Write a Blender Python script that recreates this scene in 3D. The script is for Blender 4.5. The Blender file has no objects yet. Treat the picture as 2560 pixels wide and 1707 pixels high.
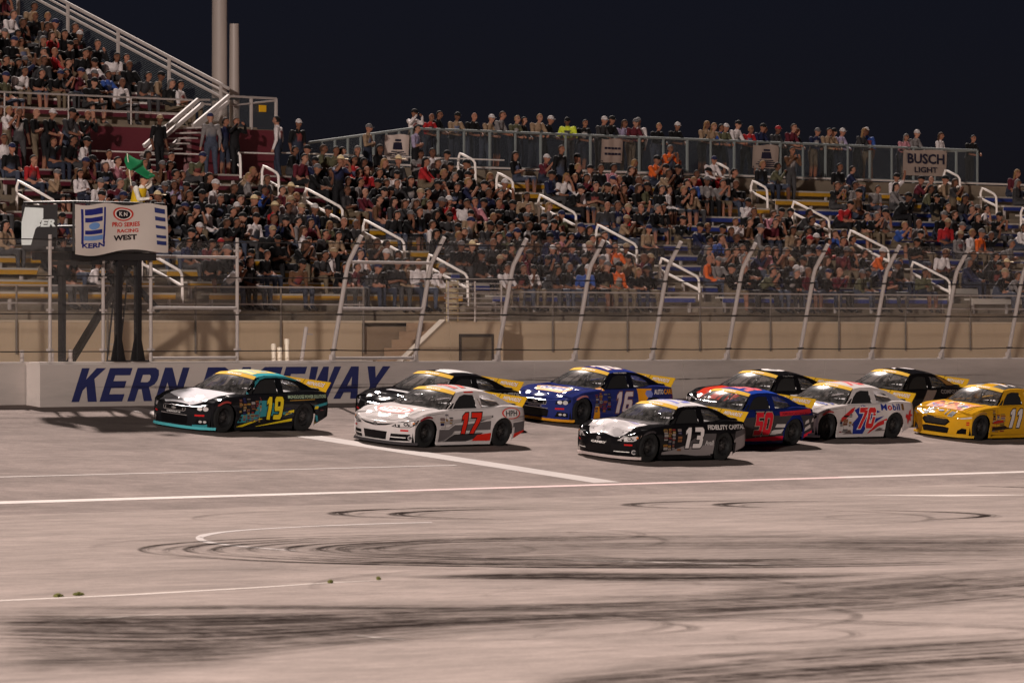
import bpy, bmesh, math, random
import numpy as np
from mathutils import Vector, Matrix
from mathutils.bvhtree import BVHTree
R = math.radians
rng = random.Random(19)
scene = bpy.context.scene
COL = scene.collection

# ------------------------------------------------------------------ camera
# world: X runs along the straight (the cars drive towards -X), Y towards the grandstand, Z up;
# the origin is where the start/finish line meets the white line at the foot of the banking
FPX, CX, HY = 15600.0, 1280.0, 830.0
VD = Vector((.7738, .6334, 0)).normalized()
RD = Vector((VD.y, -VD.x, 0))
CAM = Vector((-104.408, -82.423, 3.248))
cam_data = bpy.data.cameras.new('camera')
cam = bpy.data.objects.new('camera', cam_data)
COL.objects.link(cam)
cam.location = CAM
look = (VD * FPX + Vector((0, 0, -(853.5 - HY)))).normalized()
cam.rotation_euler = look.to_track_quat('-Z', 'Y').to_euler()
cam_data.sensor_width = 36.0
cam_data.lens = FPX / 2560 * 36
cam_data.clip_start = 1.0
cam_data.clip_end = 6000
cam_data.dof.use_dof = True
cam_data.dof.focus_distance = 142
cam_data.dof.aperture_fstop = 5.0
scene.camera = cam

# ------------------------------------------------------------------ sky, flood light from behind the stand, exposure
world = bpy.data.worlds.new('World')
scene.world = world
world.use_nodes = True
wn = world.node_tree.nodes
wl = world.node_tree.links
SUN_DIR = Vector((.50, .57, .65)).normalized()          # towards the light
bg = wn['Background']
sky = wn.new('ShaderNodeTexSky')
sky.sky_type = 'NISHITA'
sky.sun_disc = False
sky.sun_elevation = math.asin(SUN_DIR.z)
sky.sun_rotation = math.atan2(SUN_DIR.x, SUN_DIR.y)
tint = wn.new('ShaderNodeMix')
tint.data_type = 'RGBA'
tint.blend_type = 'MULTIPLY'
tint.inputs[0].default_value = 1.0
tint.inputs[7].default_value = (.40, .46, 1.0, 1)       # night sky: only the blue is left
wl.new(sky.outputs[0], tint.inputs[6])
wl.new(tint.outputs[2], bg.inputs[0])
bg.inputs[1].default_value = .00052
sun_data = bpy.data.lights.new('flood_light', 'SUN')
sun_data.energy = 2.9
sun_data.angle = R(2.2)
sun_data.color = (1.0, .87, .80)
sun = bpy.data.objects.new('flood_light', sun_data)
COL.objects.link(sun)
sun.rotation_euler = SUN_DIR.to_track_quat('Z', 'Y').to_euler()
vs = scene.view_settings
vs.view_transform = 'Standard'
vs.look = 'None'
vs.gamma = 1.0
vs.exposure = 1.35
vs.use_curve_mapping = False
scene.render.engine = 'CYCLES'
scene.cycles.max_bounces = 6
scene.cycles.diffuse_bounces = 2
scene.cycles.glossy_bounces = 3
scene.cycles.transparent_max_bounces = 24
scene.cycles.transmission_bounces = 4
scene.cycles.caustics_reflective = False
scene.cycles.caustics_refractive = False
scene.cycles.use_denoising = True

# where a line of sight of the photograph meets a real surface: used to survey the place
TB = .106                                               # banking
def sight(px, py):
    return VD + RD * ((px - CX) / FPX) + Vector((0, 0, (HY - py) / FPX))
def at_y(px, py, Y):
    k = sight(px, py)
    return CAM + k * ((Y - CAM.y) / k.y)
def on_ground(px, py, z):
    k = sight(px, py)
    return CAM + k * ((z - CAM.z) / k.z)

# ------------------------------------------------------------------ helpers
def tag(o, label=None, cat=None, group=None, kind=None):
    for k, val in (('label', label), ('category', cat), ('group', group), ('kind', kind)):
        if val: o[k] = val
    return o
def empty(name, loc=(0, 0, 0), rz=0.0, **kw):
    o = bpy.data.objects.new(name, None)
    COL.objects.link(o)
    o.location = loc
    o.rotation_euler = (0, 0, rz)
    o.empty_display_size = .2
    return tag(o, **kw)
def link(name, me, parent=None, loc=None, rot=None, **kw):
    o = bpy.data.objects.new(name, me)
    COL.objects.link(o)
    if parent is not None: o.parent = parent
    if loc is not None: o.location = loc
    if rot is not None: o.rotation_euler = rot
    return tag(o, **kw)

class MB:
    """collects shapes for one mesh"""
    def __init__(s):
        s.v, s.f, s.m = [], [], []
    def add(s, vs, fs, mi=0):
        b = len(s.v)
        s.v += [tuple(p) for p in vs]
        s.f += [tuple(b + i for i in f) for f in fs]
        s.m += [mi] * len(fs)
        return s
    def box(s, x0, x1, y0, y1, z0, z1, mi=0):
        vs = [(x, y, z) for z in (z0, z1) for y in (y0, y1) for x in (x0, x1)]
        return s.add(vs, [(0, 2, 3, 1), (4, 5, 7, 6), (0, 1, 5, 4), (2, 6, 7, 3), (0, 4, 6, 2), (1, 3, 7, 5)], mi)
    def bar(s, a, b, w, h=None, up=(0, 0, 1), mi=0):
        a, b = Vector(a), Vector(b)
        h = w if h is None else h
        d = (b - a).normalized()
        u = Vector(up)
        if abs(d.dot(u)) > .98: u = Vector((1, 0, 0))
        sx = d.cross(u).normalized() * (w / 2)
        sz = sx.cross(d).normalized() * (h / 2)
        vs = [p + i * sx + j * sz for p in (a, b) for i, j in ((-1, -1), (1, -1), (1, 1), (-1, 1))]
        return s.add(vs, [(3, 2, 1, 0), (4, 5, 6, 7), (0, 1, 5, 4), (1, 2, 6, 5), (2, 3, 7, 6), (3, 0, 4, 7)], mi)
    def tube(s, pts, r, n=8, mi=0, cap=True):
        pts = [Vector(p) for p in pts]
        rs = r if isinstance(r, (list, tuple)) else [r] * len(pts)
        vs, fs = [], []
        ref = None
        for i, p in enumerate(pts):
            a = pts[max(i - 1, 0)]
            b = pts[min(i + 1, len(pts) - 1)]
            d = (b - a).normalized()
            if ref is None:
                ref = Vector((0, 0, 1)) if abs(d.z) < .9 else Vector((1, 0, 0))
            sx = d.cross(ref).normalized()
            sy = sx.cross(d).normalized()
            for k in range(n):
                t = 2 * math.pi * k / n
                vs.append(p + (sx * math.cos(t) + sy * math.sin(t)) * rs[i])
        for i in range(len(pts) - 1):
            for k in range(n):
                fs.append((i * n + k, i * n + (k + 1) % n, (i + 1) * n + (k + 1) % n, (i + 1) * n + k))
        if cap:
            fs.append(tuple(range(n)))
            fs.append(tuple(range((len(pts) - 1) * n, len(pts) * n))[::-1])
        return s.add(vs, fs, mi)
    def lathe(s, prof, n=24, axis='y', mi=0, c=(0, 0, 0)):
        vs, fs = [], []
        for k in range(n):
            t = 2 * math.pi * k / n
            for (r, h) in prof:
                p = (r * math.cos(t), h, r * math.sin(t)) if axis == 'y' else (r * math.cos(t), r * math.sin(t), h)
                vs.append((p[0] + c[0], p[1] + c[1], p[2] + c[2]))
        m = len(prof)
        for k in range(n):
            for i in range(m - 1):
                a, b = k * m + i, ((k + 1) % n) * m + i
                fs.append((a, b, b + 1, a + 1))
        return s.add(vs, fs, mi)
    def grid(s, P, mi=0, closed=False):
        n, m = len(P), len(P[0])
        fs = [(i * m + j, i * m + j + 1, (i + 1) * m + j + 1, (i + 1) * m + j) for i in range(n - 1) for j in range(m - 1)]
        return s.add([p for row in P for p in row], fs, mi)
    def mesh(s, name, mats, smooth=None, weld=0.0):
        me = bpy.data.meshes.new(name)
        me.from_pydata(s.v, [], s.f)
        for m in (mats if isinstance(mats, (list, tuple)) else [mats]): me.materials.append(m)
        if max(s.m, default=0): me.polygons.foreach_set('material_index', s.m)
        if weld or smooth is not None:
            bm = bmesh.new()
            bm.from_mesh(me)
            if weld: bmesh.ops.remove_doubles(bm, verts=bm.verts, dist=weld)
            bmesh.ops.recalc_face_normals(bm, faces=bm.faces)
            bm.to_mesh(me)
            bm.free()
        if smooth is not None:
            me.shade_smooth()
            me.set_sharp_from_angle(angle=R(smooth))
        me.update()
        return me
    def build(s, name, mats, parent=None, smooth=None, weld=0.0, loc=None, rot=None, **kw):
        return link(name, s.mesh(name, mats, smooth, weld), parent, loc, rot, **kw)

# ------------------------------------------------------------------ materials
def new_mat(name):
    m = bpy.data.materials.new(name)
    m.use_nodes = True
    return m, m.node_tree.nodes, m.node_tree.links, m.node_tree.nodes['Principled BSDF']
def rgb(r, g, b):
    """an sRGB colour 0..255 as linear"""
    f = lambda c: (c / 255 / 12.92) if c <= 10 else ((c / 255 + .055) / 1.055) ** 2.4
    return (f(r), f(g), f(b), 1.0)
def mat(name, col, rough=.6, var=.12, scale=6.0, bump=0.0, metal=0.0, coat=0.0, spec=.5, stretch=(1, 1, 1), dirt=0.0):
    m, n, l, p = new_mat(name)
    p.inputs['Roughness'].default_value = rough
    p.inputs['Metallic'].default_value = metal
    p.inputs['Specular IOR Level'].default_value = spec
    p.inputs['Coat Weight'].default_value = coat
    p.inputs['Coat Roughness'].default_value = .06
    tc = n.new('ShaderNodeTexCoord')
    mp = n.new('ShaderNodeMapping')
    mp.inputs['Scale'].default_value = stretch
    l.new(tc.outputs['Object'], mp.inputs[0])
    nz = n.new('ShaderNodeTexNoise')
    nz.inputs['Scale'].default_value = scale
    nz.inputs['Detail'].default_value = 6
    nz.inputs['Roughness'].default_value = .62
    l.new(mp.outputs[0], nz.inputs[0])
    mx = n.new('ShaderNodeMix')
    mx.data_type = 'RGBA'
    c = Vector(col[:3])
    lo, hi = c * (1 - var), c * (1 + var)
    mx.inputs[6].default_value = (*lo, 1)
    mx.inputs[7].default_value = (*[min(x, 1) for x in hi], 1)
    l.new(nz.outputs[0], mx.inputs[0])
    out = mx.outputs[2]
    if dirt:
        n2 = n.new('ShaderNodeTexNoise')
        n2.inputs['Scale'].default_value = scale * .33
        n2.inputs['Detail'].default_value = 8
        n2.inputs['Roughness'].default_value = .7
        l.new(mp.outputs[0], n2.inputs[0])
        rp = n.new('ShaderNodeValToRGB')
        rp.color_ramp.elements[0].position = .48
        rp.color_ramp.elements[1].position = .72
        l.new(n2.outputs[0], rp.inputs[0])
        ml = n.new('ShaderNodeMath')
        ml.operation = 'MULTIPLY'
        ml.inputs[1].default_value = dirt
        l.new(rp.outputs[0], ml.inputs[0])
        m2 = n.new('ShaderNodeMix')
        m2.data_type = 'RGBA'
        m2.inputs[7].default_value = (*(c * .42), 1)
        l.new(ml.outputs[0], m2.inputs[0])
        l.new(out, m2.inputs[6])
        out = m2.outputs[2]
    l.new(out, p.inputs['Base Color'])
    if bump:
        b = n.new('ShaderNodeBump')
        b.inputs['Strength'].default_value = bump
        b.inputs['Distance'].default_value = .02
        l.new(nz.outputs[0], b.inputs['Height'])
        l.new(b.outputs[0], p.inputs['Normal'])
    return m
_pc = {}
def flat(col, rough=.5, coat=0.0, metal=0.0, var=.07):
    """a cached plain material for print, vinyl and the like"""
    k = (tuple(round(x, 3) for x in col[:3]), rough, coat, metal)
    if k not in _pc:
        _pc[k] = mat('vinyl', col, max(rough, .5) if not metal else rough, var, 9.0, 0, metal, coat, spec=.04)
    return _pc[k]
_pt = {}
def paint(col, rough=.30, metal=0.0):
    k = (tuple(round(x, 3) for x in col[:3]), rough, metal)
    if k not in _pt:
        _pt[k] = mat('car_paint', col, max(rough, .5), .06, 5.0, 0, metal, .22, spec=.0, dirt=.25)
    return _pt[k]

ASPH = mat('concrete_stand', rgb(118, 104, 90), .85, .14, 3.0, .3, dirt=.5)
M_TAN = mat('tan_concrete', rgb(196, 173, 146), .9, .10, 1.6, .15, dirt=.3, stretch=(1, 1, .5))
M_STEP = mat('stand_concrete', rgb(132, 118, 102), .9, .15, 2.2, .15, dirt=.5)
M_WALL = mat('painted_concrete', rgb(196, 184, 178), .8, .09, 1.3, .12, dirt=.55, stretch=(.22, 1, 1.6))
M_WALLTOP = mat('lit_wall_cap', rgb(214, 203, 196), .8, .07, 2.0)  # lighter than the wall, painting the lit top edge
M_NAVY = mat('navy_wall_paint', rgb(34, 40, 92), .75, .22, 2.4, dirt=.3, stretch=(.5, 1, 1.4))
M_GALV = mat('galvanised_steel', rgb(168, 158, 154), .6, .12, 7.0, .05, spec=.3)
M_RAIL = mat('white_rail_paint', rgb(235, 225, 220), .45, .05, 7.0)
M_DARKSTEEL = mat('black_steel', rgb(26, 24, 26), .55, .2, 7.0)
M_CABLE = mat('cable', rgb(44, 40, 40), .6, .1, 7.0)
M_MAROON = mat('maroon_sheet', rgb(98, 30, 42), .7, .12, 2.5, dirt=.25)
M_YELLOW = mat('yellow_bench', rgb(190, 140, 30), .6, .12, 3.5, dirt=.2)
M_BLUE = mat('blue_bench', rgb(34, 52, 128), .6, .12, 3.5, dirt=.2)
M_MARB = mat('maroon_bench', rgb(96, 32, 46), .6, .12, 3.5, dirt=.2)
M_ALU = mat('bare_aluminium', rgb(190, 182, 174), .45, .08, 6.0, metal=.2)
M_PIPE = mat('white_pvc', rgb(226, 214, 196), .5, .06, 5.0)
M_BLACK = flat(rgb(14, 13, 15), .5)
M_WHITE = flat(rgb(236, 230, 228), .55)
M_LINE = mat('road_paint', rgb(182, 168, 162), .8, .12, 1.2, dirt=.55)
M_FINISH = mat('worn_line_paint', rgb(146, 133, 128), .8, .16, .9, dirt=.8)
M_LINEPINK = mat('worn_red_paint', rgb(178, 140, 136), .75, .12, 1.2, dirt=.35)

# ------------------------------------------------------------------ lettering
_tx = {}
def text_mesh(txt, bold=.0, shear=0.0, space=1.0):
    """(vertices Nx2, faces) of a line of lettering, scaled so that its box is 1 high"""
    key = (txt, bold, shear, space)
    if key in _tx: return _tx[key]
    cu = bpy.data.curves.new('lettering', 'FONT')
    cu.body = txt
    cu.offset = bold
    cu.shear = shear
    cu.space_character = space
    cu.resolution_u = 2
    ob = bpy.data.objects.new('lettering', cu)
    COL.objects.link(ob)
    bpy.context.view_layer.update()
    me = bpy.data.meshes.new_from_object(ob.evaluated_get(bpy.context.evaluated_depsgraph_get()))
    v = np.array([p.co[:2] for p in me.vertices], float)
    f = [tuple(p.vertices) for p in me.polygons]
    bpy.data.objects.remove(ob)
    bpy.data.curves.remove(cu)
    bpy.data.meshes.remove(me)
    lo, hi = v.min(0), v.max(0)
    v = (v - lo) / (hi[1] - lo[1])
    _tx[key] = (v, f, (hi[0] - lo[0]) / (hi[1] - lo[1]))
    return _tx[key]
BLOCK = {
 'K': [[(0,0),(.3,0),(.3,.33),(.40,.45),(.64,0),(1,0),(.62,.68),(.95,1),(.58,1),(.3,.66),(.3,1),(0,1)]],
 'E': [[(0,0),(.9,0),(.9,.22),(.3,.22),(.3,.40),(.82,.40),(.82,.61),(.3,.61),(.3,.78),(.9,.78),(.9,1),(0,1)]],
 'R': [[(0,0),(.3,0),(.3,.36),(.42,.36),(.66,0),(1,0),(.70,.42),(.88,.5),(.95,.62),(.95,.78),(.88,.93),(.72,1),(0,1)],[(.3,.57),(.3,.79),(.58,.79),(.64,.74),(.64,.62),(.58,.57)]],
 'N': [[(0,0),(.28,0),(.28,.56),(.70,0),(1,0),(1,1),(.72,1),(.72,.44),(.30,1),(0,1)]],
 'A': [[(0,0),(.31,0),(.38,.2),(.68,.2),(.74,0),(1.06,0),(.70,1),(.36,1)],[(.44,.40),(.53,.70),(.62,.40)]],
 'C': [[(.2,0),(.95,0),(.95,.23),(.36,.23),(.3,.29),(.3,.71),(.36,.77),(.95,.77),(.95,1),(.2,1),(.05,.9),(0,.78),(0,.22),(.05,.1)]],
 'W': [[(.14,0),(.44,0),(.62,.5),(.78,0),(1.08,0),(1.28,1),(.98,1),(.90,.45),(.74,1),(.5,1),(.34,.45),(.28,1),(-.03,1)]],
 'Y': [[(.34,0),(.64,0),(.64,.4),(1.0,1),(.66,1),(.49,.65),(.32,1),(-.02,1),(.34,.4)]],
 '1': [[(.3,0),(.68,0),(.68,1),(.38,1),(.12,.84),(.12,.66),(.3,.74)]],
 '6': [[(.15,0),(.85,0),(1,.12),(1,.5),(.88,.62),(.34,.62),(.34,.72),(.40,.79),(.95,.79),(.95,1),(.15,1),(0,.86),(0,.14)],[(.34,.21),(.34,.42),(.66,.42),(.66,.21)]],
 '0': [[(.16,0),(.84,0),(1,.13),(1,.87),(.84,1),(.16,1),(0,.87),(0,.13)],[(.34,.24),(.34,.76),(.66,.76),(.66,.24)]],
 '7': [[(.16,0),(.54,0),(1,.76),(1,1),(0,1),(0,.77),(.60,.77)]],
 '3': [[(.05,0),(.85,0),(1,.12),(1,.42),(.9,.51),(1,.6),(1,.88),(.85,1),(.05,1),(.05,.79),(.66,.79),(.66,.61),(.3,.61),(.3,.41),(.66,.41),(.66,.21),(.05,.21)]],
 '5': [[(.05,0),(.85,0),(1,.12),(1,.5),(.87,.62),(.38,.62),(.38,.79),(.95,.79),(.95,1),(.05,1),(.05,.42),(.66,.42),(.66,.21),(.05,.21)]],
}
BLOCK['9'] = [[(1 - x, 1 - y) for x, y in lp] for lp in BLOCK['6']]
BLOCK['2'] = [[(1 - x, y) for x, y in lp] for lp in BLOCK['5']]
def grow(loop, d):
    """move a closed outline outwards by d (inwards when d < 0)"""
    P = [np.array(p, float) for p in loop]
    area = sum(a[0] * b[1] - b[0] * a[1] for a, b in zip(P, P[1:] + P[:1]))
    sg = 1 if area > 0 else -1
    out = []
    for i, p in enumerate(P):
        e0, e1 = p - P[i - 1], P[(i + 1) % len(P)] - p
        n0 = np.array((e0[1], -e0[0])) / np.hypot(*e0) * sg
        n1 = np.array((e1[1], -e1[0])) / np.hypot(*e1) * sg
        m = n0 + n1
        k = m @ m
        out.append(tuple(p + m * (2 * d / k if k > .45 else d)))
    return out
def tess_loops(loops):
    from mathutils.geometry import tessellate_polygon
    L3 = [[Vector((a, c, 0)) for a, c in lp] for lp in loops]
    pts = [p for lp in L3 for p in lp]
    return [(p.x, p.y) for p in pts], [tuple(t) for t in tessellate_polygon(L3)]
def block_text(txt, w, h, gap=.12, shear=0.0, fat=0.0):
    """heavy block lettering that fills w x h; returns flat points and faces"""
    adv = [{'W': 1.25, '1': .80, ' ': .45}.get(c, 1.0) for c in txt]
    tot = sum(adv) + gap * (len(txt) - 1)
    u = (w - shear * h) / tot
    x, V, F_ = 0.0, [], []
    for c, a in zip(txt, adv):
        if c != ' ':
            off = -.12 if c == '1' else 0
            loops = []
            for i, lp in enumerate(BLOCK[c]):
                q = [((x + px + off) * u, py * h) for px, py in lp]
                if fat: q = grow(q, fat if i == 0 else -fat)
                loops.append([(px + shear * py, py) for px, py in q])
            v, f = tess_loops(loops)
            o = len(V)
            V += v
            F_ += [tuple(o + i for i in t) for t in f]
        x += a + gap
    return V, F_
def flat_text(mb, txt, org, U, V, h, w=None, bold=.02, shear=0, mi=0, space=1.0, thick=0.0):
    """lettering laid on a plane; org is its lower left corner"""
    v, f, asp = text_mesh(txt, bold, shear, space)
    w = w or h * asp
    org, U, V = Vector(org), Vector(U), Vector(V)
    mb.add([org + U * (p[0] / asp * w) + V * (p[1] * h) for p in v], f, mi)
    return mb
def poly(mb, pts, org, U, V, mi=0):
    org, U, V = Vector(org), Vector(U), Vector(V)
    return mb.add([org + U * a + V * b for a, b in pts], [tuple(range(len(pts)))], mi)
# ------------------------------------------------------------------ ground, track, paint
ZI = -.159                                             # infield level
TW = 14.72                                             # foot of the wall
ZW = TW * TB
def asphalt(name, col, streak, rings=()):
    m, n, l, p = new_mat(name)
    p.inputs['Roughness'].default_value = .95
    p.inputs['Specular IOR Level'].default_value = .03
    tc = n.new('ShaderNodeTexCoord')
    def noise(scale, detail, stretch, rough=.6, dist=0.0):
        mp = n.new('ShaderNodeMapping')
        mp.inputs['Scale'].default_value = stretch
        l.new(tc.outputs['Object'], mp.inputs[0])
        t = n.new('ShaderNodeTexNoise')
        t.inputs['Scale'].default_value = scale
        t.inputs['Detail'].default_value = detail
        t.inputs['Roughness'].default_value = rough
        t.inputs['Distortion'].default_value = dist
        l.new(mp.outputs[0], t.inputs[0])
        return t.outputs[0]
    def ramp(s, a, b, lo=0.0, hi=1.0):
        r = n.new('ShaderNodeMapRange')
        r.inputs[1].default_value = a
        r.inputs[2].default_value = b
        r.inputs[3].default_value = lo
        r.inputs[4].default_value = hi
        l.new(s, r.inputs[0])
        return r.outputs[0]
    def math_(op, a, b):
        t = n.new('ShaderNodeMath')
        t.operation = op
        for i, q in enumerate((a, b)):
            if isinstance(q, (int, float)): t.inputs[i].default_value = q
            else: l.new(q, t.inputs[i])
        return t.outputs[0]
    patch = ramp(noise(.16, 6, (1, 1, 1)), .3, .7, .84, 1.12)
    grain = ramp(noise(28, 3, (1, 1, 1), .8), .25, .75, .80, 1.2)
    mid = ramp(noise(.75, 9, (.55, 1, 1), .74, .4), .32, .68, .74, 1.16)
    st = ramp(noise(1.1, 8, (.035, 1.0, 1), .68, .3), .42, .72, 1.0, 1.0 - streak)
    fine = ramp(noise(3.6, 8, (.45, 1, 1), .78), .3, .7, .80, 1.16)
    k = math_('MULTIPLY', math_('MULTIPLY', math_('MULTIPLY', patch, grain), fine), math_('MULTIPLY', mid, st))
    mx = n.new('ShaderNodeVectorMath')
    mx.operation = 'SCALE'
    mx.inputs[0].default_value = col[:3]
    l.new(k, mx.inputs['Scale'])
    l.new(mx.outputs[0], p.inputs['Base Color'])
    b = n.new('ShaderNodeBump')
    b.inputs['Strength'].default_value = .25
    b.inputs['Distance'].default_value = .01
    l.new(grain, b.inputs['Height'])
    l.new(b.outputs[0], p.inputs['Normal'])
    return m
M_TRACK = asphalt('track_asphalt', rgb(138, 125, 120), .22)
M_INFIELD = asphalt('infield_asphalt', rgb(148, 135, 129), .16)
M_DIRT = mat('service_ground', rgb(112, 98, 84), .95, .2, 1.0, .3)

g = MB()
xs = [-900, -300, -120, -60, -20, 0, 20, 40, 80, 200, 500, 1500]
g.grid([[(x, y, ZI) for x in xs] for y in (-700, -200, -80, -40, -20, -8, -1.5)])
g.build('infield_ground', M_INFIELD, kind='structure')
g = MB()
g.grid([[(x, y, y * TB) for x in xs] for y in (-1.5, 0, 4, 8, 12, TW + .62)])
g.build('race_track', M_TRACK, kind='structure')
g = MB()
g.grid([[(x, y, ZW + .03 if y < 60 else ZW + .03) for x in xs] for y in (TW + .62, 20, 40, 120, 400, 1400)])
g.build('stand_ground', M_DIRT, kind='structure')

def strip(name, rows, m, **kw):
    """a painted strip: list of (point, point) across"""
    b = MB()
    b.grid([list(r) for r in rows])
    return b.build(name, m, **kw)
bz = lambda x, y, e=.004: (x, y, y * TB + e)
strip('track_edge_line', [(bz(x, -.06), bz(x, .30 - .010 * max(0, x + 20))) for x in np.linspace(-60, -7.5, 40)], M_LINE, kind='structure')
strip('track_edge_line', [(bz(x, -.05), bz(x, .17)) for x in np.linspace(-7.5, 8, 14)], M_LINEPINK, kind='structure')
strip('track_edge_line', [(bz(x, -.06), bz(x, .20)) for x in np.linspace(8, 160, 60)], M_LINE, kind='structure')
strip('finish_line', [(bz(-.52, y), bz(.40, y)) for y in np.linspace(.36, TW - .3, 24)], M_FINISH, kind='structure')
strip('lane_line', [(bz(x, 3.55), bz(x, 3.66)) for x in np.linspace(-60, -1.2, 24)], mat('faded_paint', rgb(142, 129, 123), .8, .14, .8, dirt=.4), kind='structure')
# pale seams of the infield
def ground_strip(name, pts, w, m, e=.004):
    rows = []
    for i, (px, py) in enumerate(pts):
        wi = w[i] if isinstance(w, (list, tuple)) else w
        a = on_ground(px, py - wi / 2, ZI + e)
        b = on_ground(px, py + wi / 2, ZI + e)
        rows.append((a, b))
    return strip(name, rows, m, kind='structure')
def smooth_pts(pts, n=8):
    P = [np.array(p, float) for p in pts]
    P = [2 * P[0] - P[1]] + P + [2 * P[-1] - P[-2]]
    out = []
    for i in range(1, len(P) - 2):
        for k in range(n):
            t = k / n
            a, b, c, d = P[i - 1:i + 3]
            out.append(.5 * (2 * b + (c - a) * t + (2 * a - 5 * b + 4 * c - d) * t * t + (3 * b - 3 * c + d - a) * t ** 3))
    out.append(P[-2])
    return [tuple(p) for p in out]
M_FADE = mat('faded_white_paint', rgb(176, 161, 152), .8, .14, .8, dirt=.6)
ground_strip('ground_seam', [(-60, 1503), (300, 1487), (640, 1468), (830, 1455), (960, 1450)], [2.4, 2.6, 2, 1.6, .5], M_FADE)
arc = smooth_pts([(1080, 1305), (960, 1308), (800, 1314), (660, 1321), (570, 1328), (517, 1336), (500, 1343), (512, 1352), (560, 1360), (640, 1368), (740, 1376)], 6)
b = MB()
rows = []
for i, (px, py) in enumerate(arc):
    q = np.array(arc[min(i + 1, len(arc) - 1)]) - np.array(arc[max(i - 1, 0)])
    nn = np.array((-q[1], q[0])) / (np.hypot(*q) + 1e-9)
    t = i / (len(arc) - 1)
    tip = math.exp(-((t - .6) / .16) ** 2)
    off = nn * np.array((9 * tip + 2, .9 + 3.2 * tip))
    rows.append((on_ground(px - off[0], py - off[1], ZI + .004), on_ground(px + off[0], py + off[1], ZI + .004)))
b.grid([list(r) for r in rows])
b.build('painted_curve', M_FINISH, kind='structure')
for (a, c, w) in [((1330, 1396), (2000, 1412), 2.5), ((880, 1586), (1010, 1598), 4), ((150, 1548), (400, 1535), 3), ((-20, 1222), (430, 1212), 2), ((2160, 1238), (2600, 1236), 4)]:
    ground_strip('paint_scuff', [a, ((a[0] + c[0]) / 2, (a[1] + c[1]) / 2 + 1), c], [.5, w, .5], M_FADE, .005)

# rubber left by tyres: ribbons on the asphalt whose streaks run along them
def rubber(name, dens, fine):
    m, n, l, p = new_mat(name)
    p.inputs['Base Color'].default_value = (*rgb(48, 41, 39)[:3], 1)
    p.inputs['Roughness'].default_value = .95
    p.inputs['Specular IOR Level'].default_value = .0
    uv = n.new('ShaderNodeUVMap')
    mp = n.new('ShaderNodeMapping')
    mp.inputs['Scale'].default_value = (.07, fine, 1)
    l.new(uv.outputs[0], mp.inputs[0])
    t = n.new('ShaderNodeTexNoise')
    t.inputs['Scale'].default_value = 1.0
    t.inputs['Detail'].default_value = 7
    t.inputs['Roughness'].default_value = .65
    l.new(mp.outputs[0], t.inputs[0])
    r = n.new('ShaderNodeMapRange')
    r.inputs[1].default_value = .42
    r.inputs[2].default_value = .60
    l.new(t.outputs[0], r.inputs[0])
    g2 = n.new('ShaderNodeTexCoord')
    t2 = n.new('ShaderNodeTexNoise')
    t2.inputs['Scale'].default_value = .55
    t2.inputs['Detail'].default_value = 6
    l.new(g2.outputs['Object'], t2.inputs[0])
    r2 = n.new('ShaderNodeMapRange')
    r2.inputs[1].default_value = .3
    r2.inputs[2].default_value = .6
    r2.inputs[3].default_value = .5
    l.new(t2.outputs[0], r2.inputs[0])
    t3 = n.new('ShaderNodeTexNoise')
    t3.inputs['Scale'].default_value = 2.6
    t3.inputs['Detail'].default_value = 8
    t3.inputs['Roughness'].default_value = .75
    l.new(g2.outputs['Object'], t3.inputs[0])
    r3 = n.new('ShaderNodeMapRange')
    r3.inputs[1].default_value = .34
    r3.inputs[2].default_value = .60
    r3.inputs[3].default_value = .25
    l.new(t3.outputs[0], r3.inputs[0])
    at = n.new('ShaderNodeAttribute')
    at.attribute_name = 'wear'
    k = None
    for q in (r.outputs[0], r2.outputs[0], r3.outputs[0], at.outputs['Fac']):
        if k is None:
            k = q
            continue
        mm = n.new('ShaderNodeMath')
        mm.operation = 'MULTIPLY'
        l.new(k, mm.inputs[0])
        l.new(q, mm.inputs[1])
        k = mm.outputs[0]
    mm = n.new('ShaderNodeMath')
    mm.operation = 'MULTIPLY'
    mm.inputs[1].default_value = dens
    l.new(k, mm.inputs[0])
    mm.use_clamp = True
    l.new(mm.outputs[0], p.inputs['Alpha'])
    return m
M_RUB = rubber('tyre_rubber', 1.55, 5.0)
M_RUBS = rubber('tyre_rubber_wide', 1.15, 26.0)
RUB = {0: ([], [], [], []), 1: ([], [], [], [])}
def ribbon(upper, lower, which, strength=1.0, e=.007, fade=.25, nv=9):
    """rubber between two lines of the ground; wear fades towards ends and edges"""
    U, L = smooth_pts(upper, 10), smooth_pts(lower, 10)
    V, F_, UV, WE = RUB[which]
    base = len(V)
    n = min(len(U), len(L))
    s = 0.0
    prev = None
    for i in range(n):
        t = i / (n - 1)
        en = min(1, min(t, 1 - t) / max(fade, 1e-3))
        a = on_ground(*U[i], ZI + e)
        b = on_ground(*L[i], ZI + e)
        if prev is not None: s += (a - prev).length
        prev = a
        for j in range(nv):
            v = j / (nv - 1)
            V.append(tuple(a.lerp(b, v)))
            UV.append((s, v))
            WE.append(strength * en * min(1, 3.2 * min(v, 1 - v)))
    for i in range(n - 1):
        for j in range(nv - 1):
            F_.append((base + i * nv + j, base + i * nv + j + 1, base + (i + 1) * nv + j + 1, base + (i + 1) * nv + j))
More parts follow.
